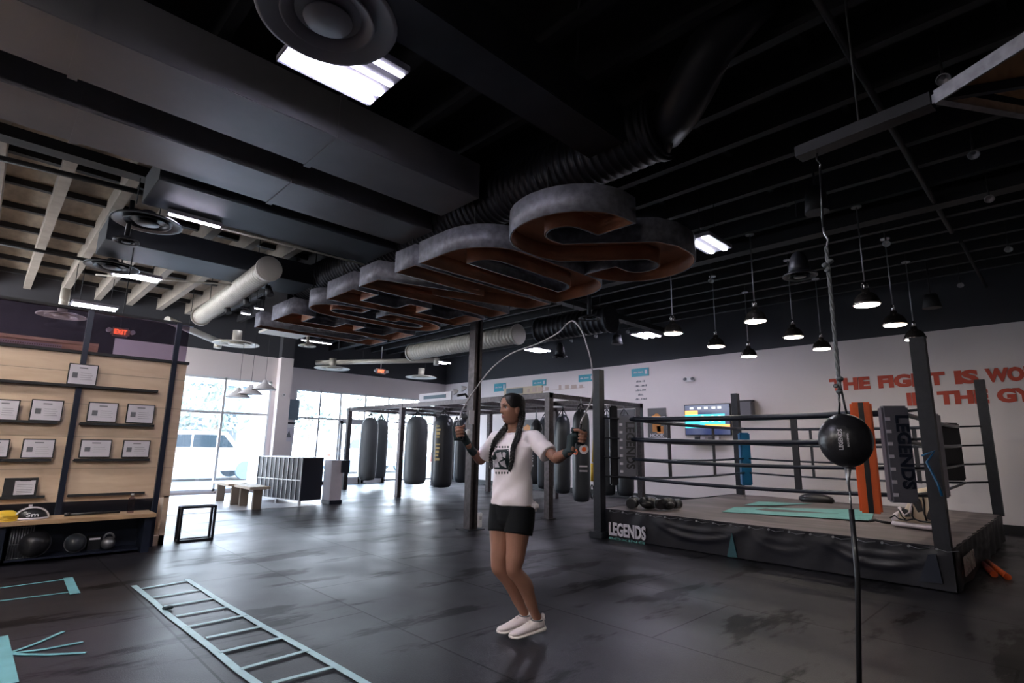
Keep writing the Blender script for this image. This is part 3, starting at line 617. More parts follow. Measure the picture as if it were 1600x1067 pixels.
# bench in front of the wood wall
t = thing('bench', (0, 7.9, 0), 'long wooden bench with black supports along the wood wall', 'bench')
MB().bb(-2.5, 1.68, 7.74, 8.16, .40, .445, bevel=.005).build('seat', 'benchwood', t)
for x in (-1.2, .33, 1.62): MB().bb(x-.04, x+.04, 7.80, 8.12, 0, .40).build('leg', 'navy', t)
MB().bb(-2.5, 1.66, 8.08, 8.1, .36, .40).build('rail', 'navy', t)
t = thing('storage_shelf', (.5, 8.3, 0), 'dark low storage shelf under the bench', 'shelf')
MB().bb(-2.5, 1.6, 8.16, 8.2, .02, .38).build('back_panel', 'navy', t); MB().bb(-1.1, .27, 7.86, 8.15, .03, .05).bb(.4, 1.56, 7.86, 8.15, .03, .05).build('shelf_board', 'navy', t)
def ball(x, y, z, r, m, label, name='medicine_ball', cat='ball'):
    t = thing(name, (x, y, z), label, cat); MB().ell((x, y, z+r), (r, r, r), 24).build('ball_body', m, t); MB().tube([(x+r*1.01*math.cos(a), y+r*1.01*math.sin(a)*.3, z+r+r*1.01*math.sin(a)*.95) for a in [2*PI*i/24 for i in range(25)]], .004, 5).build('seam', 'ink', t)
ball(-.05, 7.9, .05, .13, 'leather', 'shiny black medicine ball at far left under the bench'); ball(.62, 7.92, .05, .14, 'leather', 'dark medicine ball under the bench right of the support')
ball(.98, 7.98, .05, .10, 'bagleather', 'small dark ball in the middle of the shelf under the bench')
c = Vector((1.28, 7.96, .05)); t = thing('kettlebell', c, 'grey kettlebell near the right end under the bench', 'kettlebell'); MB().ell(c+Vector((0, 0, .07)), (.07, .07, .07), 18).build('bell', 'bare', t); MB().tube([c+Vector((.05*math.cos(a), 0, .12+.06*math.sin(a))) for a in [PI*i/10 for i in range(11)]], .01).build('handle', 'bare', t)
c = Vector((1.05, 7.97, .05)); t = thing('step_box', (1.2, 8.1, .05), 'small dark box with a pale stripe under the bench', 'box'); MB().bb(1.1, 1.22, 8.03, 8.12, .05, .2).build('box_body', 'leather', t); MB().bb(1.11, 1.21, 8.025, 8.03, .16, .18).build('stripe', 'paper', t)
t = thing('wire_basket', (.45, 8.05, .05), 'upright dark wire basket under the bench beside the support', 'basket')
m = MB()
for i in range(9): m.cyl((.42+.022*i, 7.87, .05), (.42+.022*i, 7.87, .38), .003, n=6)
for z in (.06, .2, .37): m.cyl((.42, 7.87, z), (.6, 7.87, z), .004, n=6)
m.build('wires', 'bare', t); MB().bb(.41, .61, 7.88, 7.9, .05, .38).build('panel', 'steel', t)
# things on the bench
c = P(10, 800, 'y', 7.9); c.x -= .05
t = thing('marker_cones', (c.x, c.y, .445), 'stack of yellow disc cones on the bench', 'cones')
for i in range(4): MB().lathe([(.12, 0), (.122, .006), (.10, .02), (.055, .05), (.03, .052)], (c.x+.05, c.y, .445+i*.016), 28).build('disc_cone', 'yellow', t)
c = P(50, 800, 'y', 7.9); c.z = .445; t = thing('headguard', c, 'black domed headguard with white bands and white lettering on the bench', 'headguard')
MB().lathe([(.135, 0), (.14, .03), (.13, .07), (.10, .105), (.05, .125), (.01, .128)], c, 28, None, (1, .8)).build('shell', 'leather', t)
MB().lathe([(.142, .002), (.146, .012), (.141, .024)], c, 28, None, (1, .8)).build('band', 'paper', t)
MB().tube([c+Vector((.138*math.cos(a), -.075-.0*math.sin(a), .02+.105*math.sin(a))) for a in [PI*i/14 for i in range(15)]], .009, 6).build('band', 'paper', t)
text('lettering', 'Sm', c+Vector((.0, -.114, .055)), X, Z+Vector((0, .45, 0)), .045, .10, 'white', t, .0, .004, centre=True)
MB().box(c+Vector((-.02, 0, .135)), (.03, .02, .03)).build('top_tab', 'paper', t)
t = thing('battle_bar', (1.1, 8.0, .445), 'thin dark bar lying along the bench', 'bar'); MB().cyl((.84, 7.97, .462), (1.35, 7.97, .462), .014).cyl((.84, 7.97, .462), (.89, 7.97, .462), .022).build('bar_body', 'leather', t)
t = thing('water_bottle', (1.45, 7.95, .445), 'clear bottle standing at the right end of the bench', 'bottle'); MB().lathe([(.033, 0), (.035, .01), (.035, .16), (.015, .19), (.015, .2)], (1.45, 7.95, .445), 16).build('bottle_body', 'sglass', t); MB().cyl((1.45, 7.95, .645), (1.45, 7.95, .665), .017).build('cap', 'white', t)
# frame stand in front of the window
t = thing('frame_stand', (2.1, 8.3, 0), 'empty square black steel frame standing on the floor right of the wood wall', 'stand')
for y in (8.28, 8.42):
    for a, b in (((2.08, y, .014), (2.48, y, .014)), ((2.08, y, .43), (2.48, y, .43)), ((2.08, y, 0), (2.08, y, .44)), ((2.48, y, 0), (2.48, y, .44))): MB().beam(a, b, .028, .028).build('frame_bar', 'steel', t)
for x in (2.08, 2.48):
    for z in (.014, .43): MB().beam((x, 8.28, z), (x, 8.42, z), .026, .026).build('cross_bar', 'steel', t)
MB().bb(2.07, 2.49, 8.27, 8.43, .436, .446).build('top_sheet', 'sglass', t)
# low benches by the window
for i, (y0, y1, lab) in enumerate(((12.35, 13.45, 'low pale bench by the left window, further one'), (11.3, 12.2, 'low pale bench nearest the lockers and the mat edge'))):
    t = thing('low_bench', (4.1, y0, 0), lab, 'bench', 'low pale benches'); x0 = 3.93 + .07*i
    MB().bb(x0-.04, x0+.36, y0, y1, .38, .43, bevel=.006).build('seat', 'beige', t)
    for y in (y0+.08, y1-.08): MB().bb(x0+.06, x0+.22, y-.035, y+.035, 0, .38).build('leg', 'bark', t)
# cubby lockers
t = thing('cubby_lockers', (5.05, 11.55, 0), 'dark low cubby lockers with pale dividers on a pale frame', 'lockers')
RZ = Matrix.Rotation(math.radians(12), 3, 'Z'); oL = Vector((5.05, 11.55, 0))
def LB(x0, x1, y0, y1, z0, z1, m=None):
    m = m or MB(); return m.box(oL + RZ @ Vector(((x0+x1)/2, (y0+y1)/2, (z0+z1)/2)), (x1-x0, y1-y0, z1-z0), RZ)
LB(.014, .55, 0, 1.6, .09, .97).build('locker_body', 'navy', t)
LB(.0, .55, -.01, 1.61, .97, .99).build('top', 'frame', t)
for i in range(11):
    y = i*.16; LB(.0, .02, y-.007, y+.007, .1, .97).build('divider', 'frame', t)
for z in (.09, .5): LB(.0, .02, 0, 1.6, z, z+.02).build('rail', 'frame', t)
for y in (.0, .8, 1.57): LB(.0, .06, y, y+.03, 0, .09).build('leg', 'frame', t)
t = thing('podium', (5.75, 11.6, 0), 'small pinkish stand with a green box on its corner beside the lockers', 'stand')
MB().bb(5.68, 5.95, 11.45, 11.8, .08, .93).build('panel', 'paper', t); MB().bb(5.68, 5.97, 11.43, 11.82, 0, .08).build('base', 'navy', t); MB().bb(5.9, 6.08, 11.4, 11.62, .66, .93).build('box', 'navy', t)
# white cone pendants by the window
for px, py, lab in ((372, 621, 'left'), (391, 616, 'middle'), (413, 609, 'right')):
    c = D(px, py, 11.3+ (px-372)*.0); t = thing('cone_pendant', c, 'small pale cone pendant by the left window, %s of the three' % lab, 'pendant lamp', 'cone pendants')
    MB().lathe([(.235, 0), (.238, .01), (.09, .12), (.055, .15), (.04, .2), (.01, .21)], c, 26).build('lamp_shade', 'white', t); MB().cyl(c+Vector((0, 0, .17)), (c.x, c.y, ZJ), .004, n=6).build('cord', 'steel', t)
for px, py, s, lab in ((459, 640, 'buildblue', 'pale blue notice on the wall corner left of the far windows'), (451, 678, 'paper', 'white notice with a dark triangle by the window corner')):
    c = P(px, py, 'y', YF-.03) if px == 459 else P(px, py, 'y', YF-.03); t = thing('notice', c, lab, 'notice'); MB().box(c, (.32, .02, .62 if px == 459 else .45)).build('sheet', s, t)
    if px == 451: MB().poly([c+Vector((-.07, -.015, -.1)), c+Vector((.07, -.015, -.1)), c+Vector((0, -.015, .12))], (0, .004, 0)).build('triangle', 'ink', t)
c = P(452, 661, 'y', YF-.12); t = thing('wall_shelf', c, 'small dark shelf on the wall between the window bays', 'shelf'); MB().box(c, (.3, .2, .04)).build('board', 'steel', t); MB().box(c-Vector((0, 0, .09)), (.26, .16, .1)).build('box', 'white', t)
c = P(443.5, 617, 'y', YN-.23); t = thing('thermostat', c, 'small round white thermostat on the column', 'thermostat'); MB().cyl(c, c-Vector((0, .02, 0)), .05, n=20).build('dial', 'white', t); MB().cyl(c-Vector((0, .02, 0)), c-Vector((0, .024, 0)), .018).build('display', 'ink', t)
c = P(675, 714, 'y', YF-.03); t = thing('red_sign', c, 'narrow red sign on the far wall right of the doors', 'sign'); MB().box(c, (.1, .02, .34)).build('plate', 'red', t); MB().box(c-Vector((0, .012, 0)), (.04, .006, .2)).build('print', 'paper', t)
# ================================================================ STEEL POST AND BAG RACK
t = thing('steel_post', (5.82, 6.89, 0), 'tall square steel post in the middle of the gym, behind the person', 'post')
MB().bb(5.75, 5.80, 6.82, 6.97, 0, 3.42).bb(5.80, 5.86, 6.87, 6.92, 0, 3.42).bb(5.86, 5.91, 6.82, 6.97, 0, 3.42).build('column', 'rack', t)
MB().bb(5.66, 6.0, 6.74, 7.05, 0, .012).build('base_plate', 'steel', t); MB().bb(5.70, 5.96, 6.76, 7.02, 3.42, 3.44).build('top_plate', 'bare', t); MB().bb(5.77, 5.89, 6.85, 6.94, 3.44, ZJ).build('extension', 'black', t)
c = P(748, 812, 'x', 5.95); t = thing('power_outlet', c, 'white outlet box low on the steel post', 'outlet'); MB().box(c+Vector((0, -.02, 0)), (.07, .06, .22), bevel=.008).build('box', 'white', t); MB().box(c+Vector((-.036, -.05, .03)), (.012, .006, .05)).box(c+Vector((0, -.052, .03)), (.02, .006, .05)).build('socket', 'ink', t)
t = thing('pulley_rig', P(722, 615, 'y', 6.9), 'cable rig with white dish lamps, cords and hanging tags on the steel post', 'rig')
for px, py in ((712, 613), (725, 608)):
    c = P(px, py, 'y', 6.9); MB().lathe([(.055, 0), (.05, .02), (.02, .06), (.012, .08)], c, 18, Matrix.Rotation(-.9, 3, 'Y')).build('dish', 'white', t)
MB().tube([P(715, 618, 'y', 6.85), P(727, 616, 'y', 6.85), P(733, 624, 'y', 6.85)], .02).build('bracket', 'black', t)
MB().tube([P(733, 622, 'y', 6.8), P(722, 642, 'y', 6.8), P(718, 655, 'y', 6.8)], .008).build('cord', 'rope', t); MB().tube([P(731, 620, 'y', 6.8), P(729, 660, 'y', 6.8), P(731, 690, 'y', 6.8)], .008).build('cord', 'rope', t)
c = P(737, 652, 'y', 6.78); MB().box(c, (.10, .01, .22)).build('card', 'paper', t); MB().ell(P(731, 676, 'y', 6.78), (.05, .05, .06), 14).build('counterweight', 'white', t); MB().ell(P(726, 651, 'y', 6.78), (.07, .04, .05), 12).build('glove', 'greyleather', t)
t = thing('bag_rack', (9.2, 11, 0), 'big steel frame with a grid of beams for hanging punching bags', 'rack')
RH = 2.33
for x, y in ((7.82, 7.02), (7.82, 12.1), (7.82, 14.9), (10.95, 7.02), (10.95, 9.6), (10.95, 12.2), (10.95, 14.9)): MB().bb(x-.06, x+.06, y-.06, y+.06, 0, RH).build('post', 'rack', t)
for x in (7.82, 9.4, 10.95): MB().bb(x-.05, x+.05, 6.96, 14.96, RH-.1, RH+.0).build('long_beam', 'rack', t)
for y in (7.02, 8.3, 9.6, 10.9, 12.15, 13.5, 14.9): MB().bb(7.87, 10.9, y-.04, y+.04, RH-.095, RH-.005).build('cross_beam', 'rack', t)
for (x, y) in ((7.82, 7.02), (10.95, 7.02)): MB().bb(x-.1, x+.1, y-.1, y+.1, 0, .012).build('foot_plate', 'rack', t)
t = thing('sign_board', (7.78, 8.5, RH), 'long wooden sign with a blue figure lying on the rack beam', 'sign')
a, b = P(788, 612, 'x', 7.75), P(847, 612, 'x', 7.75); MB().bb(7.74, 7.77, b.y, a.y, RH, RH+.15).build('board', 'beige', t); MB().bb(7.73, 7.742, a.y-.55, a.y-.08, RH+.02, RH+.13).build('figure', 'buildblue', t); blur_line('print', (7.736, a.y-.62, RH+.03), -Y, Z, .09, 1.5, 9, 'exitwhite', t)
t = thing('sign_board', (7.8, 13, RH), 'pale plastic sign lying on the rack beam near the windows', 'sign'); a, b = P(655, 630, 'x', 7.75), P(705, 630, 'x', 7.75); MB().bb(7.74, 7.77, b.y, a.y, RH, RH+.2).build('board', 'paper', t); MB().bb(7.73, 7.742, b.y+.2, a.y-.2, RH+.06, RH+.14).build('print', 'buildblue', t)
def bag(px, depth, w, label, m='bagleather', z0=.28, z1=2.05, txt=None, tc_='gold', tag_=False, hang=RH-.1, badges=False):
    p = D(px, 700, depth); r = w/2*depth/FPX; c = Vector((p.x, p.y, z0))
    t = thing('punching_bag', c, label, 'punching bag', 'punching bags hanging from the rack'); L = z1-z0
    MB().lathe([(r*.35, 0), (r*.8, .02), (r*.97, .10), (r, .22), (r, L*.5), (r*1.0, L*.72), (r*.95, L-.22), (r*.8, L-.10), (r*.5, L-.03), (r*.2, L)], c, 28).build('bag_body', m, t)
    top = Vector((c.x, c.y, hang))
    for k in range(4):
        a = k*PI/2+.6; MB().tube([Vector((c.x+r*.7*math.cos(a), c.y+r*.7*math.sin(a), z1-.12)), Vector((c.x+r*.35*math.cos(a), c.y+r*.35*math.sin(a), z1+.03)), Vector((c.x, c.y, z1+.12))], .012, 6).build('strap', 'leather', t)
    MB().tube([(c.x, c.y, z1+.10), (c.x+.01, c.y, z1+.17), (c.x-.01, c.y, hang-.03), (c.x, c.y, hang+.02)], .011, 6).build('chain', 'bare', t)
    vdir = Vector((-c.x, -c.y, 0)).normalized(); R = Vector((0, 0, 1)).cross(vdir)*1
    if txt: blur_line('print', c+vdir*(r*.88)+R*(-r*.72)+Vector((0, 0, L*.86)), -Z, (R+vdir*.6), r*.5, L*.5, 10, tc_, t)
    if tag_:
        for z in (L*.33, L*.38): MB().box(c+vdir*(r+.002)+R*(r*.25)+Vector((0, 0, z)), (r*.9, .012, .025), Matrix((R, vdir, Z)).transposed()).build('print', 'paper', t)
    if badges:
        for dx, z, rr, mm in ((.25, L*.69, .07, 'greypad'), (.3, L*.56, .09, 'paper'), (-.62, L*.53, .055, 'orange')):
            q = c+vdir*(r*math.cos(math.asin(dx))+.0)+R*(r*dx)+Vector((0, 0, z)); nd = (vdir*math.cos(math.asin(dx))+R*dx); MB().cyl(q, q+nd*.012, rr, n=24).build('badge', mm, t)
            MB().cyl(q+nd*.011, q+nd*.016, rr*.5, n=16).build('badge_centre', 'leather' if mm != 'paper' else 'orange', t)
    return t
bag(576, 15.6, 27, 'grey punching bag with a pale blue patch, leftmost in the rack', 'greyleather')
bag(593, 16.6, 24, 'grey punching bag half hidden behind the leftmost one', 'greyleather')
bag(650, 14.4, 35, 'plain wide grey punching bag against the bright windows', 'greyleather')
bag(692, 13.5, 32, 'black punching bag with gold vertical lettering', txt='LEGENDS')
bag(722, 15.4, 24, 'black punching bag directly behind the right fist of the person')
bag(712, 16.6, 16, 'narrow black punching bag behind the steel post')
bag(837, 15.0, 22, 'black punching bag with white lettering seen under the person\'s arm', z0=.3, z1=1.6, txt='KINGS', tc_='white')
bag(853, 13.6, 26, 'black punching bag left of the rack corner post')
bag(879, 12.4, 25, 'plain black punching bag right of the rack corner post')
bag(908, 10.6, 27, 'black punching bag with round badges nearest in the rack', tag_=True, badges=True)
bag(949, 12.2, 24, 'black punching bag behind the near ring post')
bag(976, 12.0, 27, 'black punching bag behind the lettered grey corner pad', tag_=True)
c = D(838, 667, 13.0); t = thing('speed_bag', c, 'small drop shaped speed bag hanging left of the corner post', 'speed bag'); MB().lathe([(.01, -.2), (.1, -.17), (.15, -.06), (.13, .06), (.06, .16), (.02, .2)], c, 22).build('bag_body', 'leather', t); MB().tube([c+Vector((0, 0, .2)), Vector((c.x, c.y, RH-.05))], .01).build('chain', 'bare', t)
# suspension straps
t = thing('suspension_straps', P(929, 600, 'y', 6.9), 'yellow and black suspension straps with hanging handles left of the ring post', 'straps')
for dx in (-4, 4):
    q = [P(931, 610, 'y', 6.9), P(929+dx*.3, 680, 'y', 6.9), P(929+dx*.8, 722, 'y', 6.9)]; MB().tube(q, .017, 6).build('strap', 'yellow', t)
    q = [P(929+dx, 724, 'y', 6.9), P(929+dx, 752, 'y', 6.9)]; MB().tube(q, .03, 8).build('grip', 'yellow', t)
    a = P(929+dx, 768, 'y', 6.9); MB().tube([a+Vector((.045*math.sin(k)*1.0, 0, .13*math.cos(k))) for k in [2*PI*i/16 for i in range(17)]], .012, 6).build('handle_loop', 'leather', t)
MB().tube([P(932, 585, 'y', 6.9), P(931, 612, 'y', 6.9)], .014, 6).build('carabiner', 'bare', t)
# ================================================================ RIGHT WALL
for words, lab in (((('THE', 1297, 1361, 592, 611.5), ('FIGHT', 1373, 1479, 587, 607), ('IS', 1493, 1531, 580.5, 601.5), ('WON', 1541, 1628, 577, 598)), 'large red painted lettering THE FIGHT IS WON, upper line on the right wall'),
                   ((('IN', 1418, 1453, 615, 633), ('THE', 1466, 1547, 611.5, 632.5), ('GYM', 1559, 1650, 606, 629)), 'large red painted lettering IN THE GYM, lower line on the right wall')):
    t = thing('wall_lettering', P(words[0][1], words[0][4], 'x', XR), lab, 'lettering')
    za = P(words[1][1], words[1][4], 'x', XR-.006).z; zb = P(words[1][1], words[1][3], 'x', XR-.006).z
    for (wd, xa, xb, yt, yb) in words:
        a, b = P(xa, yb, 'x', XR-.006), P(xb, yb, 'x', XR-.006); text('word', wd, (XR-.006, a.y, za), -Y, Z, zb-za, a.y-b.y, 'red', t, .062, .006)
def wsign(x0, y0, x1, y1, txt, lab, lines=0):
    a, b = P(x0, y1, 'x', XR-.02), P(x1, y0, 'x', XR-.02); t = thing('wall_sign', a, lab, 'sign', 'blue signs high on the right wall')
    MB().bb(XR-.025, XR-.001, b.y, a.y, a.z, b.z).build('plate', 'bluesign', t)
    blur_line('print', (XR-.028, a.y-.1*(a.y-b.y), a.z+.42*(b.z-a.z)), -Y, Z, (b.z-a.z)*.20, (a.y-b.y)*.62, 11, 'paper', t)
    MB().bb(XR-.03, XR-.024, b.y+.04, b.y+.11, a.z+.05, b.z-.05).build('stripe', 'paper', t)
    for k in range(lines): blur_line('print', (XR-.006, (a.y+b.y)/2+(.14, .19, .16, .09, .19)[k], a.z-.16-.12*k), -Y, Z, .05, (.28, .38, .32, .18, .38)[k], (7, 10, 8, 5, 10)[k], 'ink', t)
wsign(987, 574, 1013, 589, 'HEAVY BAGS', 'blue wall sign nearest the ring, with small words under it', 5)
wsign(904, 584, 928, 597, 'BAG WORK', 'blue wall sign left of the near ring post')
wsign(832, 592, 853, 604, 'ROUNDS', 'pale blue wall sign third from the corner', 0); wsign(772, 598, 790, 612, 'WARM UP', 'blue wall sign nearest the far corner')
def poster(x0, y0, x1, y1, lab, txt):
    a, b = P(x0, y1, 'x', XR-.02), P(x1, y0, 'x', XR-.02); t = thing('poster', a, lab, 'poster', 'charcoal posters on the right wall'); w_, h_ = a.y-b.y, b.z-a.z
    MB().bb(XR-.02, XR-.001, b.y, a.y, a.z, b.z).build('sheet', 'poster', t); m = MB()
    m.bb(XR-.024, XR-.019, b.y+w_*.3, b.y+w_*.75, a.z+h_*.2, a.z+h_*.75).bb(XR-.024, XR-.019, b.y+w_*.15, b.y+w_*.5, a.z+h_*.15, a.z+h_*.4).ell((XR-.02, b.y+w_*.5, a.z+h_*.72), (.006, w_*.17, h_*.1)); m.build('figure', 'posterorange', t)
    (text('lettering', txt, (XR-.022, a.y-.12*w_, a.z+.02), -Y, Z, h_*.12, w_*.75, 'paper', t, .02, .004) if txt else blur_line('print', (XR-.024, a.y-.12*w_, a.z+.02), -Y, Z, h_*.1, w_*.75, 6, 'paper', t))
poster(1013, 637, 1040, 684, 'charcoal poster with orange figure and the word HOOK', 'HOOK'); poster(964, 639, 992, 690, 'charcoal poster partly behind the lettered grey pad', None); poster(812, 655, 836, 700, 'charcoal poster with orange figure seen behind the bags', None)
a, b = P(1072, 679, 'x', XR-.06), P(1139, 631, 'x', XR-.06); t = thing('wall_monitor', a, 'wall mounted screen with cyan and orange bars and large digits', 'screen'); w_, h_ = a.y-b.y, b.z-a.z
def tv(u0, u1, v0, v1, n, mm, d=.004): MB().bb(XR-.064-d, XR-.062, a.y-w_*u1, a.y-w_*u0, a.z+h_*v0, a.z+h_*v1).build(n, mm, t)
MB().bb(XR-.06, XR-.02, b.y-.02, a.y+.02, a.z-.02, b.z+.02).build('casing', 'black', t); MB().bb(XR-.02, XR, (a.y+b.y)/2-.15, (a.y+b.y)/2+.15, a.z+.2, b.z-.2).build('mount', 'steel', t)
tv(0, 1, 0, 1, 'display', 'screen'); tv(0, .9, .36, .68, 'bar', 'cyan', .008); tv(0, .3, .68, .82, 'bar', 'amber', .008); tv(.45, 1, .22, .34, 'bar', 'amber', .008); tv(0, .45, .22, .34, 'bar', 'cyan', .008)
text('digits', '2:00', (XR-.075, a.y-w_*.35, a.z+h_*.42), -Y, Z, h_*.22, w_*.5, 'scrwhite', t, .01, .004)
for u in (.12, .3, .45, .62, .75): tv(u, u+.08, .86, .93, 'caption', 'scrwhite', .006)
c = P(1106, 690, 'x', XR-.1); t = thing('wall_shelf', c, 'small shelf with pale boxes below the wall screen', 'shelf'); MB().box(c, (.2, .8, .03)).build('board', 'steel', t)
for k in range(4): MB().box(c+Vector((-.02, -.26+.17*k, .07)), (.1, .1, .1)).build('box', ('paper', 'greypad', 'paper', 'navy')[k], t)
c = P(1078, 593, 'x', XR-.05); t = thing('emergency_light', c, 'small emergency light with two heads high on the right wall', 'light'); MB().box(c, (.08, .24, .1), bevel=.01).build('housing', 'white', t)
for s in (-.1, .1): MB().cyl(c+Vector((-.04, s, .02)), c+Vector((-.1, s, .0)), .035).build('lamp_head', 'ink', t)
c = P(1167, 640, 'x', XR-.12); t = thing('wall_speaker', c, 'dark loudspeaker on a bracket behind the far ring post', 'speaker'); MB().box(c, (.2, .3, .35), bevel=.02).build('cabinet', 'greypad', t); MB().box(c+Vector((.04, .1, .2)), (.1, .5, .04)).build('bracket', 'black', t)
# ================================================================ BOXING RING
RX0, RX1, RY0, RY1, RZ0 = 6.92, 11.55, .98, 5.12, .405
ring = thing('boxing_ring', (RX0, RY0, 0), 'low black boxing ring with four ropes, corner pads and lettered skirt', 'boxing ring')
m = MB(); n = 40
def deckz(x, y): return RZ0 + .006*math.sin(x*3.1+y*2) + .004*math.sin(y*7-x*2)
g = [[m.b.verts.new((RX0-.02+(RX1-RX0+.04)*i/n, RY0-.02+(RY1-RY0+.04)*j/n, deckz(RX0+(RX1-RX0)*i/n, RY0+(RY1-RY0)*j/n))) for j in range(n+1)] for i in range(n+1)]
for i in range(n):
    for j in range(n): m.b.faces.new((g[i][j], g[i+1][j], g[i+1][j+1], g[i][j+1])).smooth = True
m.build('canvas', 'canvas', ring)
MB().bb(RX0+.03, RX1-.03, RY0+.03, RY1-.03, 0, RZ0-.03).build('platform', 'black', ring)
def cz(px, py): p = P(px, py, 'z', RZ0+.02); return Vector((p.x, p.y, RZ0+.013))
MB().poly([cz(1128, 799), cz(1148, 791.5), cz(1367, 796), cz(1361, 813)], (0, 0, .003)).build('logo_stripe', 'teal', ring)
MB().poly([cz(1163, 788.5), cz(1185, 783), cz(1268, 786.5), cz(1205, 789)], (0, 0, .003)).build('logo_stripe', 'teal', ring)
MB().poly([cz(1196, 794), cz(1310, 802), cz(1205, 798.5), cz(1180, 795.5)], (0, 0, .005)).build('logo_gap', 'canvas', ring)
def skirt(a, b, out, name, sag):
    a, b, out = Vector(a), Vector(b), Vector(out); m = MB(); nu, nv = 110, 14; L = (b-a).length
    rows = []
    for i in range(nu+1):
        u = i/nu; col = []
        for j in range(nv+1):
            v = j/nv; z = RZ0+.012-(RZ0+.0)*v
            d = .012+.012*math.sin(u*31+2*math.sin(u*9))*v + .008*math.sin(u*77+v*5)*(1-v)
            for (u0, w_, amp) in sag:
                if abs(u-u0) < w_:
                    q = (u-u0)/w_; vb = .18+.45*(1-q*q); d += amp*math.exp(-((v-vb)/.07)**2)*(1-q*q)**.5
                    vb2 = .12+.25*(1-q*q); d += amp*.7*math.exp(-((v-vb2)/.05)**2)*(1-q*q)**.5
            col.append(m.b.verts.new(a+(b-a)*u+out*d+Vector((0, 0, z))))
        rows.append(col)
    for i in range(nu):
        for j in range(nv): m.b.faces.new((rows[i][j], rows[i+1][j], rows[i+1][j+1], rows[i][j+1])).smooth = True
    return m.build(name, 'vinyl', ring)
sk = skirt((RX0, RY1, 0), (RX0, RY0, 0), (-1, 0, 0), 'skirt', [(.36, .16, .028), (.85, .13, .022), (.62, .1, .01)])
sk2 = skirt((RX0, RY0, 0), (RX1, RY0, 0), (0, -1, 0), 'skirt', [(.5, .2, .015)])
sk3 = skirt((RX0, RY1, 0), (RX1, RY1, 0), (0, 1, 0), 'skirt', [])
def sp(px, py, d=.045): p = P(px, py, 'x', RX0-d); return p
q = sp(953, 835.5, .03); text('lettering', 'LEGENDS', (RX0-.05, q.y, q.z), -Y, Z, .185, .62, 'paper', ring, .035, .012)
text('lettering', 'BOXING', (RX0-.05, q.y, q.z-.055), -Y, Z, .032, .60, 'teal', ring, .01, .008)
text('lettering', 'LEGENDS', (RX0+.22, RY0-.05, .13), X, Z, .18, .72, 'exitwhite', ring, .02, .010)
MB().poly([sp(1143, 832), sp(1152, 871), sp(1136, 870)], (.01, 0, 0)).build('skirt_patch', 'deepteal', ring)
MB().poly([sp(1450, 866), sp(1462, 866), sp(1473, 912), sp(1436, 908)], (.01, 0, 0)).build('skirt_patch', 'navy', ring)
for k in range(18):
    y = RY1-.15-k*.228; MB().cyl((RX0-.02, y, RZ0-.015), (RX0-.034, y, RZ0-.015), .013, n=8).build('grommet', 'bare', ring)
m = MB()
for k in range(18):
    y = RY1-.15-k*.228; m.tube([(RX0-.02, y, RZ0-.012), (RX0-.035, y-.08, RZ0-.03), (RX0-.02, y-.17, RZ0-.012)], .004, 5)
m.build('lacing', 'ink', ring)
PH = 2.47
corners = {(0, 0): (RX0+.04, RY0+.07), (0, 1): (RX0-.07, RY1+.0), (1, 0): (RX1-.0, RY0+.02), (1, 1): (RX1-.0, RY1-.1)}
for k, (x, y) in corners.items():
    z0 = 0 if k == (0, 1) else RZ0-.02
    MB().bb(x-.065, x+.065, y-.065, y+.065, z0, PH+.03).build('corner_post', 'steel', ring)
    if k == (0, 1): MB().bb(x-.12, x+.12, y-.12, y+.12, 0, .09, bevel=.01).build('post_foot', 'steel', ring)
# ropes
I0x, I1x, I0y, I1y = RX0+.22, RX1-.3, RY0+.34, RY1-.36
ZR = (.87, 1.15, 1.44, 1.74)
rad = {0: .022, 1: .022, 2: .03, 3: .034}
def rope(a, b, r, sag):
    a, b = Vector(a), Vector(b); MB().tube([a.lerp(b, i/10)+Vector((0, 0, -sag*4*(i/10)*(1-i/10))) for i in range(11)], r, 8).build('rope', 'navy', ring)
for i, z in enumerate(ZR):
    r = rad[i]; s_ = .035 if i < 3 else .02
    rope((I0x, I0y, z), (I0x, I1y, z), r*1.1, s_); rope((I1x, I0y, z), (I1x, I1y, z), r*.75, s_); rope((I0x, I0y, z), (I1x, I0y, z), r*.85, s_); rope((I0x, I1y, z), (I1x, I1y, z), r*.85, s_)
    for k, (x, y) in corners.items():
        ix, iy = (I1x if k[0] else I0x), (I1y if k[1] else I0y); MB().tube([(x, y, z+.02), (ix, iy, z)], .016, 6).build('turnbuckle', 'steel', ring)
def tie(x, y, w_, ax):
    d = (.012, w_) if ax == 'y' else (w_, .012); MB().box((x, y, (ZR[0]+ZR[3])/2-.02), (d[0]*2.6, d[1], ZR[3]-ZR[0]+.05)).build('rope_tie', 'vinyl', ring)
tie(I0x, 2.40, .07, 'y'); tie(I1x, 1.9, .06, 'y'); tie(I1x, 3.5, .04, 'y'); tie(8.3, I1y, .035, 'x'); tie(9.9, I1y, .035, 'x'); tie(8.6, I0y, .04, 'x')
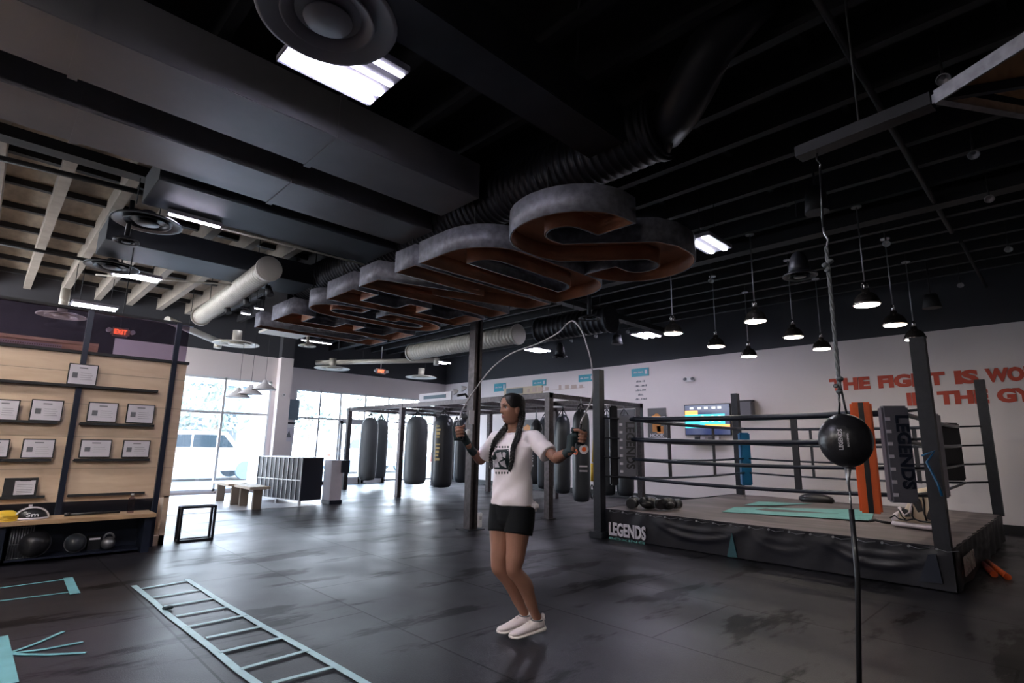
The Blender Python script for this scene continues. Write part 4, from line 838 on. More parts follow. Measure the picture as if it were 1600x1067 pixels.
# corner pads
def pad(c, w_, th, z0, z1, ang, mm, label, txt=None, tm='leather', dots=False):
    R_ = Matrix.Rotation(ang, 3, 'Z'); c = Vector(c); m = MB().box(c+Vector((0, 0, (z0+z1)/2)), (w_, th, z1-z0), R_, bevel=.02)
    o = m.build('corner_pad', mm, ring); 
    if label: o['label'] = label
    f = R_ @ Vector((0, -1, 0)); r = R_ @ Vector((1, 0, 0))
    if txt: text('lettering', txt, c+f*(th/2+.006)+r*(-w_*.06)+Vector((0, 0, z1-.10)), -Z, r, w_*.50, (z1-z0)*.76, tm, o, .035, .012)
    if dots:
        for k in range(7): MB().box(c+f*(th/2+.003)-r*w_*.33+Vector((0, 0, z1-.14-k*(z1-z0-.22)/6)), (.045, .006, .035), R_).build('tab', 'paper', o)
    return o
aV = math.radians(-58)
pad((7.14, 4.80, 0), .27, .12, .88, 1.80, math.radians(-62), 'greypad', 'grey lettered pad on the left near corner', 'LEGENDS', 'leather', True)
pad((7.02, 1.35, 0), .25, .13, .80, 1.80, math.radians(-58), 'greypad', 'grey lettered pad beside the orange pad', 'LEGENDS', 'navy', True)
o = pad((7.08, 1.66, 0), .21, .08, .66, 1.86, math.radians(-75), 'orange', 'bright orange pad with a black centre strap')
R_ = Matrix.Rotation(math.radians(-75), 3, 'Z'); MB().box(Vector((7.08, 1.66, 1.26))+R_ @ Vector((0, -.043, 0)), (.05, .01, 1.19), R_).build('strap', 'leather', o)
pad((I1x, I1y, 0), .2, .14, .62, 1.66, math.radians(-45), 'blue', 'dark blue pad on the far left corner')
pad((I1x-.1, I0y+.15, 0), .42, .16, .9, 1.80, math.radians(-30), 'leather', 'shiny black pad on the far right corner')
pad((8.9, I0y-.02, 0), .22, .12, .76, 1.82, math.radians(-20), 'paper', 'pale pad on the right hand ropes')
pad((7.06, 5.0, 0), .12, .12, .75, 1.95, math.radians(-45), 'leather', 'dark cover at the left near corner')
MB().tube([P(1440, 712, 'x', 6.78), P(1460, 704, 'x', 6.78), P(1448, 722, 'x', 6.8), P(1466, 757, 'x', 6.78), P(1472, 775, 'x', 6.76)], .012, 6).build('tie_cord', 'blue', ring)
# things on the ring
def glove(c, ang, t):
    R_ = Matrix.Rotation(ang, 3, 'Z'); c = Vector(c)
    MB().ell(c+Vector((0, 0, .09)), (.13, .09, .09), 20, R_).ell(c+R_ @ Vector((.07, 0, .11)), (.08, .08, .065), 16, R_).ell(c+R_ @ Vector((.04, .085, .08)), (.08, .04, .045), 14, R_).build('fist', 'leather', t)
    MB().cyl(c+R_ @ Vector((-.07, 0, .085)), c+R_ @ Vector((-.23, 0, .08)), .06, .072, 18).build('cuff', 'leather', t); MB().cyl(c+R_ @ Vector((-.12, 0, .083)), c+R_ @ Vector((-.17, 0, .082)), .071, .073, 18).build('wrist_strap', 'greyleather', t)
for px, py, a1, a2, lab in ((1000, 796, .4, 2.2, 'pair of shiny black boxing gloves on the ring edge, left pair'), (1030, 797, 1.1, 2.9, 'pair of shiny black boxing gloves on the ring edge, right pair')):
    c = P(px, py, 'z', RZ0); t = thing('boxing_gloves', c, lab, 'boxing gloves'); c.z = RZ0+.012
    glove(c+Vector((.0, .11, 0)), a1, t); glove(c+Vector((.05, -.12, 0)), a2, t)
c = P(1265, 777, 'z', RZ0); t = thing('duffel_bag', (11.0, c.y, RZ0), 'black mound of a bag at the back of the ring', 'bag'); c = Vector((11.1, 3.45, RZ0)); t.location = c
MB().ell(c+Vector((0, 0, .05)), (.13, .3, .11), 18).build('bag_body', 'leather', t); MB().tube([c+Vector((0, .12*math.cos(a), .12+.08*math.sin(a))) for a in [PI*i/8 for i in range(9)]], .012).build('handle', 'leather', t)
# big sneaker shaped bag by the near right corner: toe points left
c = P(1398, 822, 'z', RZ0); c.z = RZ0+.006; e = P(1462, 830, 'z', RZ0); e.z = c.z; ax = (e-c).normalized(); up = Vector((0, 0, 1)); sd = up.cross(ax); Lb = (e-c).length*1.25
t = thing('sports_shoe', c, 'big cream, white and black sports shoe standing on the ring beside the corner post', 'shoe')
def shoe_ring(u, w_, h0, h1, n=16): return [c+ax*(Lb*u)+sd*(w_*math.cos(2*PI*k/n))+up*((h0+h1)/2+(h1-h0)/2*math.sin(2*PI*k/n)) for k in range(n)]
MB().loft([shoe_ring(*q) for q in ((-.02, .02, .04, .09), (.03, .07, .03, .14), (.15, .10, .03, .19), (.3, .11, .03, .24), (.42, .105, .03, .38), (.55, .10, .03, .47), (.75, .10, .03, .50), (.92, .09, .03, .46), (1.0, .05, .04, .40))]).build('upper', 'footbeige', t)
MB().loft([shoe_ring(*q) for q in ((-.04, .03, 0, .05), (.03, .09, 0, .075), (.2, .12, 0, .08), (.5, .115, 0, .07), (.8, .12, 0, .08), (1.0, .09, 0, .08), (1.04, .04, .01, .07))]).build('sole', 'shoe', t)
for (u, w_, h0, h1, mm) in ((.10, .104, .05, .15, 'shoe'), ): MB().loft([shoe_ring(.0, .06, .05, .12), shoe_ring(.06, .10, .05, .165), shoe_ring(.2, .115, .05, .21)]).build('toe_cap', mm, t)
def so_(u, v, k=.102): return c+ax*(Lb*u)-sd*k+up*v
for pl in (((.26, .20), (.34, .13), (.44, .14), (.40, .22), (.30, .235)), ((.52, .30), (.60, .20), (.70, .22), (.66, .36), (.56, .38)), ((.74, .14), (.84, .12), (.90, .22), (.82, .26))): MB().poly([so_(u, v) for u, v in pl], -sd*.008).build('overlay', 'leather', t)
for pl in (((.02, .10), (.12, .14), (.2, .10), (.35, .09), (.5, .12), (.62, .10), (.8, .10), (.95, .11)), ((.22, .22), (.26, .14), (.33, .10)), ((.46, .34), (.5, .24), (.47, .15), (.52, .11)), ((.72, .42), (.73, .3), (.71, .2), (.74, .11)), ((.92, .38), (.93, .2))): MB().tube([so_(u, v, .104) for u, v in pl], .010, 6).build('trim', 'leather', t)
MB().tube([c+ax*(Lb*u)-sd*.10+up*v for u, v in ((.22, .24), (.32, .15), (.45, .2), (.5, .32), (.58, .38))], .016, 6).build('trim', 'shoe', t)
c2 = P(1372, 818, 'z', RZ0); t = thing('mouthguard_strap', c2, 'dark strap lying on the canvas left of the big shoe', 'strap'); c2.z = RZ0+.02; MB().tube([c2+Vector((0, .1, 0)), c2+Vector((.03, .03, .02)), c2+Vector((-.02, -.05, .01)), c2+Vector((.02, -.14, 0))], .018, 6).build('webbing', 'leather', t)
for i, (px, py, qx, qy) in enumerate(((1535, 880, 1553, 897), (1543, 878, 1574, 901))):
    a, b = P(px, py, 'z', .03), P(qx, qy, 'z', .03); t = thing('foam_stick', a, 'red foam stick on the floor right of the ring, %s' % ('shorter left one' if i == 0 else 'longer right one'), 'stick', 'red foam sticks'); MB().cyl(a, b, .032, n=18).build('foam', 'red' if i == 0 else 'orange', t); MB().cyl(b, b+(b-a).normalized()*.012, .034, n=18).build('end_cap', 'orange', t)
# ================================================================ HANGING BALL, ARM AND TARGET FRAME
bc = P(1321, 688, 'x', 3.5)
t = thing('double_end_ball', bc, 'black leather ball with white lettering, hung between braided rope and floor cord', 'punching ball')
br_ = 37.5*((bc-CO).dot(CF))/FPX
MB().ell(bc, (br_, br_, br_*1.10), 40).build('ball_shell', 'leather', t)
vd = (CO-bc); vd.z = 0; vd.normalize(); Rt = Z.cross(vd)
lt = text('lettering', 'LEGENDS', bc+vd*(br_+.001)+Rt*-.012+Vector((0, 0, -.052)), Z, -Rt, .022, .11, 'paper', t, .02, .002)
text('lettering', 'BOXING', bc+vd*(br_+.001)+Rt*.016+Vector((0, 0, -.035)), Z, -Rt, .008, .07, 'paper', t, .01, .002)
for s in (-1, 1): MB().tube([bc+Vector((0, 0, br_*1.05))+Rt*.02*s, bc+Vector((0, 0, br_*1.05+.06))+Rt*.012*s, P(1312, 606, 'x', 3.5)+Rt*.006*s], .006, 6).build('loop', 'leather', t)
MB().tube([bc-Vector((0, 0, br_*1.05)), P(1325, 752, 'x', 3.5), P(1328, 768, 'x', 3.5)], [.02, .008, .006], 8).build('lower_loop', 'bare', t)
for k in range(3):
    ph = k*2*PI/3; a, b = P(1312, 608, 'x', 3.5), P(1291, 385, 'x', 3.5); MB().tube([a.lerp(b, i/60)+(Rt*math.cos(i*.55+ph)+vd*math.sin(i*.55+ph))*.006 for i in range(61)], .0065, 6).build('rope_strand', 'greyleather', t)
for (px, py, s) in ((1312, 592, .02), (1306, 603, .016), (1311, 612, .017), (1297, 408, .019), (1293, 422, .017), (1289, 414, .018)): MB().ell(P(px, py, 'x', 3.49), (s, s, s*.8), 10).build('knot', 'greyleather', t)
MB().tube([P(1292, 385, 'x', 3.5), P(1294, 374, 'x', 3.5), P(1288, 366, 'x', 3.5), P(1286, 355, 'x', 3.5)], .006, 6).build('carabiner', 'bare', t)
MB().tube([P(1286, 356, 'x', 3.5), P(1281, 262, 'x', 3.5)], .006, 6).build('strap', 'leather', t); MB().tube([P(1281, 262, 'x', 3.5), P(1282, 256, 'x', 3.5), P(1276, 250, 'x', 3.5), P(1277, 238, 'x', 3.5)], .006, 6).build('hook', 'chrome', t)
MB().tube([P(1330, 795, 'x', 3.5), P(1340, 900, 'x', 3.5), (3.5, .965, .0)], .0135, 8).build('bungee_cord', 'leather', t); MB().tube([P(1328, 768, 'x', 3.5), P(1330, 797, 'x', 3.5)], .005, 6).build('cord', 'bare', t); MB().cyl((3.5, .965, 0), (3.5, .965, .02), .05).build('floor_anchor', 'steel', t)
t = thing('cantilever_beam', (3.5, .96, 3.15), 'dark steel arm carrying the rope of the black ball', 'beam')
a, b = Vector((3.5, 1.02, 3.16)), Vector((3.42, .32, 3.16)); MB().beam(a, b, .10, .07).build('arm', 'ductdark', t); MB().cyl(a.lerp(b, .5), (*a.lerp(b, .5).xy, ZD), .006).build('hanger', 'black', t)
MB().cyl(a+Vector((-.0, .0, -.01)), a+Vector((0, .012, -.01)), .012).build('bolt', 'bare', t)
t = thing('target_platform', P(1462, 155, 'z', 3.12), 'metal framed wooden platform corner at upper right', 'platform')
a = P(1461, 152, 'z', 3.14); b = P(1640, 38, 'z', 3.14); c = P(1660, 187, 'z', 3.10)
MB().beam(a, b, .012, .075).build('frame_side', 'bare', t); MB().beam(a, c, .04, .05).build('frame_side', 'bare', t)
e = b+(c-a); MB().poly([a.lerp(e, .12)+Vector((0, 0, .03)), b.lerp(e, .1)+Vector((0, 0, .03)), e+Vector((0, 0, .03)), c.lerp(e, .1)+Vector((0, 0, .03))], (0, 0, .02)).build('board', 'platwood', t)
MB().beam(a.lerp(e, .02)+Vector((0, 0, .0)), e, .03, .05).build('brace', 'steel', t); MB().beam(b, e, .02, .06).build('frame_side', 'bare', t); MB().beam(c, e, .02, .06).build('frame_side', 'bare', t)
MB().cyl(e, (e.x, e.y, ZJ), .012).build('hanger', 'black', t)
# ================================================================ FLOOR: LADDER AND TAPE
def F(px, py): return P(px, py, 'z', .004)
def strip(pts, w_, name, mm, parent, z=.004):
    pts = [Vector((p.x, p.y, z)) for p in pts]; m = MB(); L = []; R_ = []
    for i, p in enumerate(pts):
        d = (pts[min(i+1, len(pts)-1)]-pts[max(i-1, 0)]).normalized(); s = Vector((-d.y, d.x, 0))*w_/2
        L.append(m.b.verts.new(p+s)); R_.append(m.b.verts.new(p-s))
    for i in range(len(pts)-1): m.b.faces.new((L[i], L[i+1], R_[i+1], R_[i]))
    r = bmesh.ops.extrude_face_region(m.b, geom=m.b.faces[:])
    for v in r['geom']:
        if isinstance(v, bmesh.types.BMVert): v.co.z += .003
    return m.build(name, mm, parent)
lad = thing('agility_ladder', F(340, 990), 'pale teal agility ladder lying flat on the black floor', 'ladder')
Lr = [F(209, 915), F(240, 940), F(262, 960), F(290, 981), F(330, 1012), F(373, 1048), F(400, 1067), F(470, 1120)]
Rr = [F(292, 905), F(320, 923), F(350, 943), F(385, 963), F(412, 979), F(444, 996), F(484, 1018), F(525, 1041), F(575, 1070), F(640, 1108)]
strip(Lr, .045, 'rail', 'ladder', lad); strip(Rr, .045, 'rail', 'ladder', lad)
for a, b in (((221, 920), (292, 908)), ((238, 934), (318, 921)), ((256, 948), (337, 934.5)), ((275, 963), (359, 948)), ((291, 980), (386, 961)), ((322, 997), (410, 979)), ((342, 1020), (440, 997)), ((376, 1046), (483, 1016)), ((425, 1068), (520, 1043)), ((462, 1100), (575, 1072))):
    strip([F(*a), F(*b)], .034, 'rung', 'ladder', lad, .006)
t = thing('marker_tag', F(262, 953), 'small dark tag on the left rail of the floor ladder', 'tag'); MB().box(F(262, 952)+Vector((0, 0, .012)), (.07, .05, .02), Matrix.Rotation(.5, 3, 'Z'), bevel=.006).build('clip', 'wrap', t)
t = thing('floor_tape', F(60, 920), 'teal tape outline of a long box on the floor at left', 'tape')
strip([F(-40, 924), F(103, 905)], .022, 'tape_line', 'tape', t); strip([F(-40, 944), F(118, 924)], .022, 'tape_line', 'tape', t); strip([F(106, 903), F(117, 928)], .07, 'tape_line', 'tape', t, .006)
t = thing('floor_tape', F(60, 1010), 'teal tape strips fanning out like an arrow on the floor at bottom left', 'tape')
for q in ((99, 987), (130, 1003), (134, 1020)): strip([F(10, 1022), F((10+q[0])/2, (1022+q[1])/2+2), F(*q)], .026, 'tape_line', 'tape', t, .004)
strip([F(-2, 996), F(12, 1070)], .09, 'tape_line', 'tape', t, .006)
# ================================================================ THE PERSON
from mathutils.bvhtree import BVHTree
def fuse(mb, name, m, parent, voxel=.006, smooth=3, fac=.5):
    o = mb.build(name, m, None)
    r = o.modifiers.new('r', 'REMESH'); r.mode = 'VOXEL'; r.voxel_size = voxel; r.use_smooth_shade = True
    s = o.modifiers.new('s', 'SMOOTH'); s.iterations = smooth; s.factor = fac
    bpy.context.view_layer.update()
    me = bpy.data.meshes.new_from_object(o.evaluated_get(bpy.context.evaluated_depsgraph_get()))
    o.modifiers.clear(); o.data = me
    for p in me.polygons: p.use_smooth = True
    me.materials.clear(); me.materials.append(M[m])
    if parent: o.parent = parent; me.transform(Matrix.Translation(-origin(parent)))
    return o
def erings(m, rings, n=28, yaw=0):
    """rings: (centre, half depth x, half width y, tilt vector) stacked ellipses"""
    out = []
    for c, a, b in rings:
        c = Vector(c); out.append([c+Vector((a*math.cos(2*PI*k/n)*math.cos(yaw)-b*math.sin(2*PI*k/n)*math.sin(yaw), a*math.cos(2*PI*k/n)*math.sin(yaw)+b*math.sin(2*PI*k/n)*math.cos(yaw), 0)) for k in range(n)])
    m.loft(out); return m
fd = Vector((-.86, .5, 0)).normalized(); fs = Vector((-fd.y, fd.x, 0))
toeL, toeR = P(797, 1001, 'z', 0), P(778, 993, 'z', 0)
heelL, heelR = toeL - fd*.245, toeR - fd*.245
ankL, ankR = heelL+fd*.055+Vector((0, 0, .135)), heelR+fd*.055+Vector((0, 0, .135))
kneeL, kneeR = P(803, 888, 'y', 2.83), P(779, 884, 'y', 2.98)
hipL, hipR = Vector((2.875, 2.845, .84)), Vector((2.865, 3.015, .84))
shR, shL = P(776, 688, 'y', 3.09), P(836, 687, 'y', 2.765)
elR, wrR, haR = P(751, 719, 'y', 3.29), P(735, 701, 'y', 3.20), P(720, 675, 'y', 3.17)
elL, wrL, haL = P(869, 716, 'y', 2.55), P(891, 705, 'y', 2.38), P(905, 682, 'y', 2.33)
HC = Vector((2.845, 2.925, 1.578)); hf = Vector((-.975, .22, 0)).normalized(); hl = Vector((hf.y, -hf.x, 0)); hl = -Z.cross(hf)
body = MB()
def limb(pts, rs, n=18, sub=5):
    P_, R_ = [], []
    pts = [Vector(p) for p in pts]
    for i in range(len(pts)-1):
        for j in range(sub):
            t_ = j/sub; p0, p1, p2, p3 = pts[max(i-1, 0)], pts[i], pts[i+1], pts[min(i+2, len(pts)-1)]
            P_.append(.5*((2*p1)+(p2-p0)*t_+(2*p0-5*p1+4*p2-p3)*t_**2+(3*p1-p0-3*p2+p3)*t_**3)); s = t_*t_*(3-2*t_); R_.append(rs[i]*(1-s)+rs[i+1]*s)
    P_.append(pts[-1]); R_.append(rs[-1]); return P_, R_
for hip, kn, an, heel, toe in ((hipL, kneeL, ankL, heelL, toeL), (hipR, kneeR, ankR, heelR, toeR)):
    back = Vector((.022, -.008, 0))
    p, r = limb([hip+Vector((0, 0, .05)), hip.lerp(kn, .3)+Vector((-.008, 0, 0)), hip.lerp(kn, .75), kn, kn.lerp(an, .12), kn.lerp(an, .33)+back, kn.lerp(an, .65)+back*.4, an.lerp(kn, .1), an, an-Vector((0, 0, .05))], [.088, .086, .068, .054, .051, .055, .042, .031, .032, .035]); body.tube(p, r, 20)
    body.ell(kn+Vector((-.014, .004, .005)), (.042, .042, .048), 14)
    body.tube([an-Vector((0, 0, .05)), heel+fd*.12+Vector((0, 0, .05)), toe-fd*.05+Vector((0, 0, .03))], [.03, .024, .014], 12)
erings(body, [((2.87, 2.93, .78), .085, .12), ((2.872, 2.93, .80), .108, .162), ((2.874, 2.93, .88), .112, .168), ((2.87, 2.93, .96), .092, .142), ((2.866, 2.93, 1.04), .080, .118), ((2.868, 2.93, 1.12), .088, .127), ((2.875, 2.928, 1.22), .10, .142), ((2.885, 2.928, 1.30), .098, .158), ((2.888, 2.928, 1.355), .075, .155), ((2.885, 2.928, 1.39), .05, .09), ((2.878, 2.927, 1.42), .046, .052), ((2.868, 2.927, 1.50), .044, .046), ((2.862, 2.927, 1.54), .04, .04)])
body.ell((2.80, 2.985, 1.235), (.055, .055, .055), 16).ell((2.80, 2.875, 1.235), (.055, .055, .055), 16)
for sh, el, wr, ha in ((shL, elL, wrL, haL), (shR, elR, wrR, haR)):
    inn = Vector((2.885, 2.93, sh.z+.005))
    p, r = limb([sh.lerp(inn, .35), sh, sh.lerp(el, .35), sh.lerp(el, .8), el, el.lerp(wr, .22), el.lerp(wr, .6), wr, wr.lerp(ha, .3)], [.05, .052, .043, .038, .036, .039, .033, .024, .024]); body.tube(p, r, 16)
# head: stacked outline, chin to crown
N_ = 44; rings = []
prof = [(-.113, .035, .00, .028), (-.108, .052, .012, .040), (-.095, .066, .03, .050), (-.078, .073, .050, .057), (-.055, .078, .072, .063), (-.03, .082, .085, .067), (0, .086, .093, .071), (.03, .088, .098, .074), (.06, .083, .097, .073), (.085, .068, .083, .062), (.102, .045, .058, .042), (.112, .018, .022, .018)]
def hrow(z):
    for a, b in zip(prof, prof[1:]):
        if a[0] <= z <= b[0]: t_ = (z-a[0])/(b[0]-a[0]); return [a[i]+(b[i]-a[i])*t_ for i in range(4)]
    return prof[-1]
def gs(x, s): return math.exp(-(x/s)**2)
nz = 46
for i in range(nz+1):
    z = -.113+.225*(i/nz); _, f_, b_, w_ = hrow(z); row = []
    for k in range(N_):
        a = 2*PI*k/N_; a_ = a if a < PI else a-2*PI; ca, sa = math.cos(a), math.sin(a)
        x = (f_ if ca > 0 else b_)*(abs(ca)**.92)*(1 if ca > 0 else -1); y = w_*(abs(sa)**.92)*(1 if sa > 0 else -1)
        e = 0
        nb = max(0, min(1, (z+.042)/-.001 if z > -.042+.0 else 1))
        e += .021*gs(a_, .13)*(gs(z+.030, .013)) + .012*gs(a_, .11)*gs(z+.012, .016) + .005*gs(a_, .2)*gs(z-.006, .012)
        e -= .010*(gs(a_-.42, .17)+gs(a_+.42, .17))*gs(z-.004, .012)
        e += .006*(gs(a_-.40, .3)+gs(a_+.40, .3))*gs(z-.024, .010)
        e += .005*(gs(a_-.75, .3)+gs(a_+.75, .3))*gs(z+.022, .018)
        e += .007*gs(a_, .24)*gs(z+.058, .006) + .008*gs(a_, .22)*gs(z+.069, .006) - .003*gs(a_, .3)*gs(z+.0635, .003) - .004*gs(a_, .3)*gs(z+.082, .007) + .008*gs(a_, .3)*gs(z+.1, .013)
        row.append(HC + hf*(x+e*ca) + hl*(y+e*sa) + Z*z)
    rings.append(row)
body.loft(rings)
for s in (-1, 1): body.ell(HC-hf*.005+hl*s*.073+Z*-.012, (.017, .009, .031), 12, Matrix((hf, hl, Z)).transposed())
hands = []
def hand(wr, hc, u, flip):
    u = u.normalized(); d = (hc-wr); d = (d-u*d.dot(u)).normalized(); n = u.cross(d)*flip
    q = lambda a, b, c: hc+d*a+n*b+u*c
    body.box(q(-.012, -.026, 0), (.07, .024, .078), Matrix((d, n, u)).transposed(), bevel=.010)
    body.tube([wr, q(-.05, -.016, -.01), q(-.02, -.024, 0)], [.024, .025, .026], 12)
    for k, c in enumerate((.032, .0108, -.0104, -.031)):
        L = (1, 1.08, 1.0, .86)[k]; body.tube([q(.018, -.026, c), q(.038*L, -.016, c), q(.043*L, .008, c), q(.028, .026*L, c), q(.006, .026*L, c), q(-.006, .014, c)], [.0095, .0098, .0092, .0086, .008, .0068], 8)
    body.tube([q(-.045, -.012, .024), q(-.035, .012, .040), q(-.008, .028, .043), q(.018, .031, .034)], [.013, .012, .0095, .008], 8)
    hands.append((q, d, n, u, hc, wr))
hand(wrL, haL, Vector((.05, -.15, 1)), -1); hand(wrR, haR, Vector((-.05, .18, 1)), 1)
person = fuse(body, 'person', 'skin', None, .0042, 2, .45)
tag(person, 'person in white t-shirt and black shorts skipping rope, two long black braids, hand wraps', 'person')
def lathe_dummy(): pass
# t-shirt
sh = MB()
erings(sh, [((2.868, 2.93, .885), .125, .172), ((2.868, 2.93, .93), .128, .176), ((2.868, 2.93, 1.02), .118, .165), ((2.866, 2.93, 1.12), .116, .160), ((2.862, 2.93, 1.22), .122, .164), ((2.878, 2.928, 1.30), .113, .172), ((2.888, 2.928, 1.345), .090, .150), ((2.885, 2.928, 1.378), .066, .105), ((2.880, 2.928, 1.400), .056, .066)], 36)
sh.ell((2.79, 2.985, 1.225), (.06, .065, .065), 16).ell((2.79, 2.875, 1.225), (.06, .065, .065), 16)
for s_, e_ in ((shL, elL), (shR, elR)):
    inn = Vector((2.885, 2.93, s_.z)); d = (e_-s_)
    sh.ell(s_.lerp(inn, .3)+Vector((0, 0, .002)), (.076, .076, .068), 16)
    sh.tube([s_.lerp(inn, .55)+Vector((0, 0, .006)), s_+Vector((0, 0, .006)), s_+d*.3-Z*.006, s_+d*.66-Z*.016], [.064, .067, .066, .069], 20)
sh.box((2.93, 2.80, .875), (.09, .12, .075), Matrix.Rotation(-.2, 3, 'X'), bevel=.02)
shirt = fuse(sh, 't_shirt', 'shirt', person, .007, 3)
for v in shirt.data.vertices:
    p = v.co + origin(person); nn = v.normal; k = max(0, min(1, (1.30-p.z)/.1))
    a_ = math.sin(p.z*34 + p.y*38 + 1.5*math.sin(p.x*22+p.z*9)) * (.5+.5*math.sin(p.y*11+p.z*6+1)); b_ = math.sin(p.z*60 - p.y*26 + 2*math.sin(p.z*15))*(.4+.6*max(0, math.sin(p.z*8+p.x*14)))
    v.co += nn * (k*(.0055*a_ + .0028*b_) + .004*math.sin(p.y*60+p.z*25)*(1-k)*.5)
shirt.data.update()
bv = BVHTree.FromObject(shirt, bpy.context.evaluated_depsgraph_get()); po = origin(person)
def oncloth(px, py, off=.003):
    d = (CF*FPX + CR*(px-800) - CU*(py-533.5)).normalized(); h = bv.ray_cast(CO-po, d)
    return (h[0]+po+h[1]*off) if h[0] is not None else None
# fold ridges pressed into the cloth come from the bump of the cotton; print on the chest
def cloth_patch(pl, name, m, off=.0025, n=10):
    """pl: quad corners in the photo (tl, tr, br, bl)"""
    mb = MB(); g = []
    for i in range(n+1):
        row = []
        for j in range(n+1):
            u, v = i/n, j/n; a = (pl[0][0]*(1-u)+pl[1][0]*u, pl[0][1]*(1-u)+pl[1][1]*u); b = (pl[3][0]*(1-u)+pl[2][0]*u, pl[3][1]*(1-u)+pl[2][1]*u)
            q = oncloth(a[0]*(1-v)+b[0]*v, a[1]*(1-v)+b[1]*v, off); row.append(mb.b.verts.new(q) if q else None)
        g.append(row)
    for i in range(n):
        for j in range(n):
            f = (g[i][j], g[i+1][j], g[i+1][j+1], g[i][j+1])
            if all(f): mb.b.faces.new(f)
    r = bmesh.ops.solidify(mb.b, geom=mb.b.faces[:], thickness=.001)
    return mb.build(name, m, shirt)
cloth_patch([(769, 703), (795, 702), (796, 734), (770, 733)], 'chest_print', 'wrap')
for q in ([(775, 709), (783, 706), (786, 717), (779, 722)], [(772, 719), (777, 716), (781, 730), (774, 730)], [(781, 722), (789, 719), (792, 731), (784, 727)], [(786, 706), (791, 709), (790, 716), (786, 713)]): cloth_patch(q, 'chest_print', 'paper', .004, 5)
for k in range(6): cloth_patch([(771+k*4.4, 697), (773.2+k*4.4, 697), (773.2+k*4.4, 700), (771+k*4.4, 700)], 'chest_letter', 'wrap', .0025, 2); cloth_patch([(770+k*4.5, 737), (772.2+k*4.5, 737), (772.2+k*4.5, 740.5), (770+k*4.5, 740.5)], 'chest_letter', 'wrap', .0025, 2)
MB().tube([(2.88+.058*math.cos(a), 2.928+.068*math.sin(a), 1.402-.010*math.cos(a-PI)) for a in [2*PI*i/28 for i in range(29)]], .007, 8).build('collar', 'shirt', shirt)
# shorts
so = MB(); erings(so, [((2.87, 2.93, .80), .115, .168), ((2.872, 2.93, .87), .120, .174), ((2.87, 2.93, .93), .106, .156), ((2.868, 2.93, .97), .095, .14)], 32)
for hip, kn in ((hipL, kneeL), (hipR, kneeR)): so.ell((2.87, 2.93, .76), (.10, .10, .07), 16).ell((2.825, 2.93, .785), (.075, .11, .075), 16); so.tube([hip+Vector((0, 0, .04)), hip.lerp(kn, .12), hip.lerp(kn, .26), hip.lerp(kn, .40)], [.104, .106, .105, .100], 24)
fuse(so, 'shorts', 'shorts', person, .006, 2)
# hair
def hair_shell():
    mb = MB(); rows = []
    for i in range(nz+1):
        z = -.113+.225*(i/nz)
        if z < -.075: continue
        _, f_, b_, w_ = hrow(z); row = []
        for k in range(N_):
            a = 2*PI*k/N_; a_ = a if a < PI else a-2*PI; ca, sa = math.cos(a), math.sin(a)
            x = (f_ if ca > 0 else b_)*(abs(ca)**.92)*(1 if ca > 0 else -1); y = w_*(abs(sa)**.92)*(1 if sa > 0 else -1)
            lim = 1.05 if z < .0 else 1.05-(z/.075)*.75 if z < .075 else .0     # hairline
            if z < -.0: lim = 1.75-.0*z
            k_ = 1.10 if abs(a_) > lim else (.93 if z < .085 else 1.07)
            if z > .085: k_ = 1.09
            row.append(HC + hf*(x*k_) + hl*(y*k_) + Z*(z*(1.04 if z > 0 else 1)))
        rows.append(row)
    mb.loft(rows); return mb
hm = hair_shell(); hm.ell(HC-hf*.045+Z*.01, (.062, .070, .085), 16, Matrix((hf, hl, Z)).transposed()).ell(HC-hf*.05-Z*.06, (.045, .06, .05), 14, Matrix((hf, hl, Z)).transposed())
hair = fuse(hm, 'hair', 'hair', person, .0045, 3)
def braid(pts, name, r0=.022, r1=.012):
    P_, _ = limb(pts, [1]*len(pts), sub=14); mb = MB(); L = len(P_)
    for ph in (0, 2*PI/3, 4*PI/3):
        q, rr = [], []
        for i, p in enumerate(P_):
            t_ = (P_[min(i+1, L-1)]-P_[max(i-1, 0)]).normalized(); x = t_.cross(Vector((.7, .7, .1))).normalized(); y = t_.cross(x); r = r0+(r1-r0)*i/L; w = i*.52+ph
            q.append(p+x*(r*.62*math.sin(w))+y*(r*.38*math.sin(2*w))); rr.append(r*.68 if i < L-4 else r*.35)
        mb.tube(q, rr, 8)
    return mb.build(name, 'hair', hair)
nL = [HC-hf*.055-hl*.055-Z*.03, HC-hf*.045-hl*.066-Z*.085, HC-hf*.025-hl*.072-Z*.14]
def oc(px, py, off): return oncloth(px, py, off) or P(px, py, 'x', 2.78)
braid(nL+[oc(809, 687, .018), oc(803, 700, .018), oc(799, 718, .018), oc(798, 737, .018)], 'braid')
nR = [HC-hf*.05+hl*.05-Z*.05, HC-hf*.02+hl*.062-Z*.10, P(782, 678, 'y', 2.99)]
braid(nR+[oc(775, 690, .018), oc(769, 703, .018), oc(766, 717, .018), oc(768, 733, .018)], 'braid')
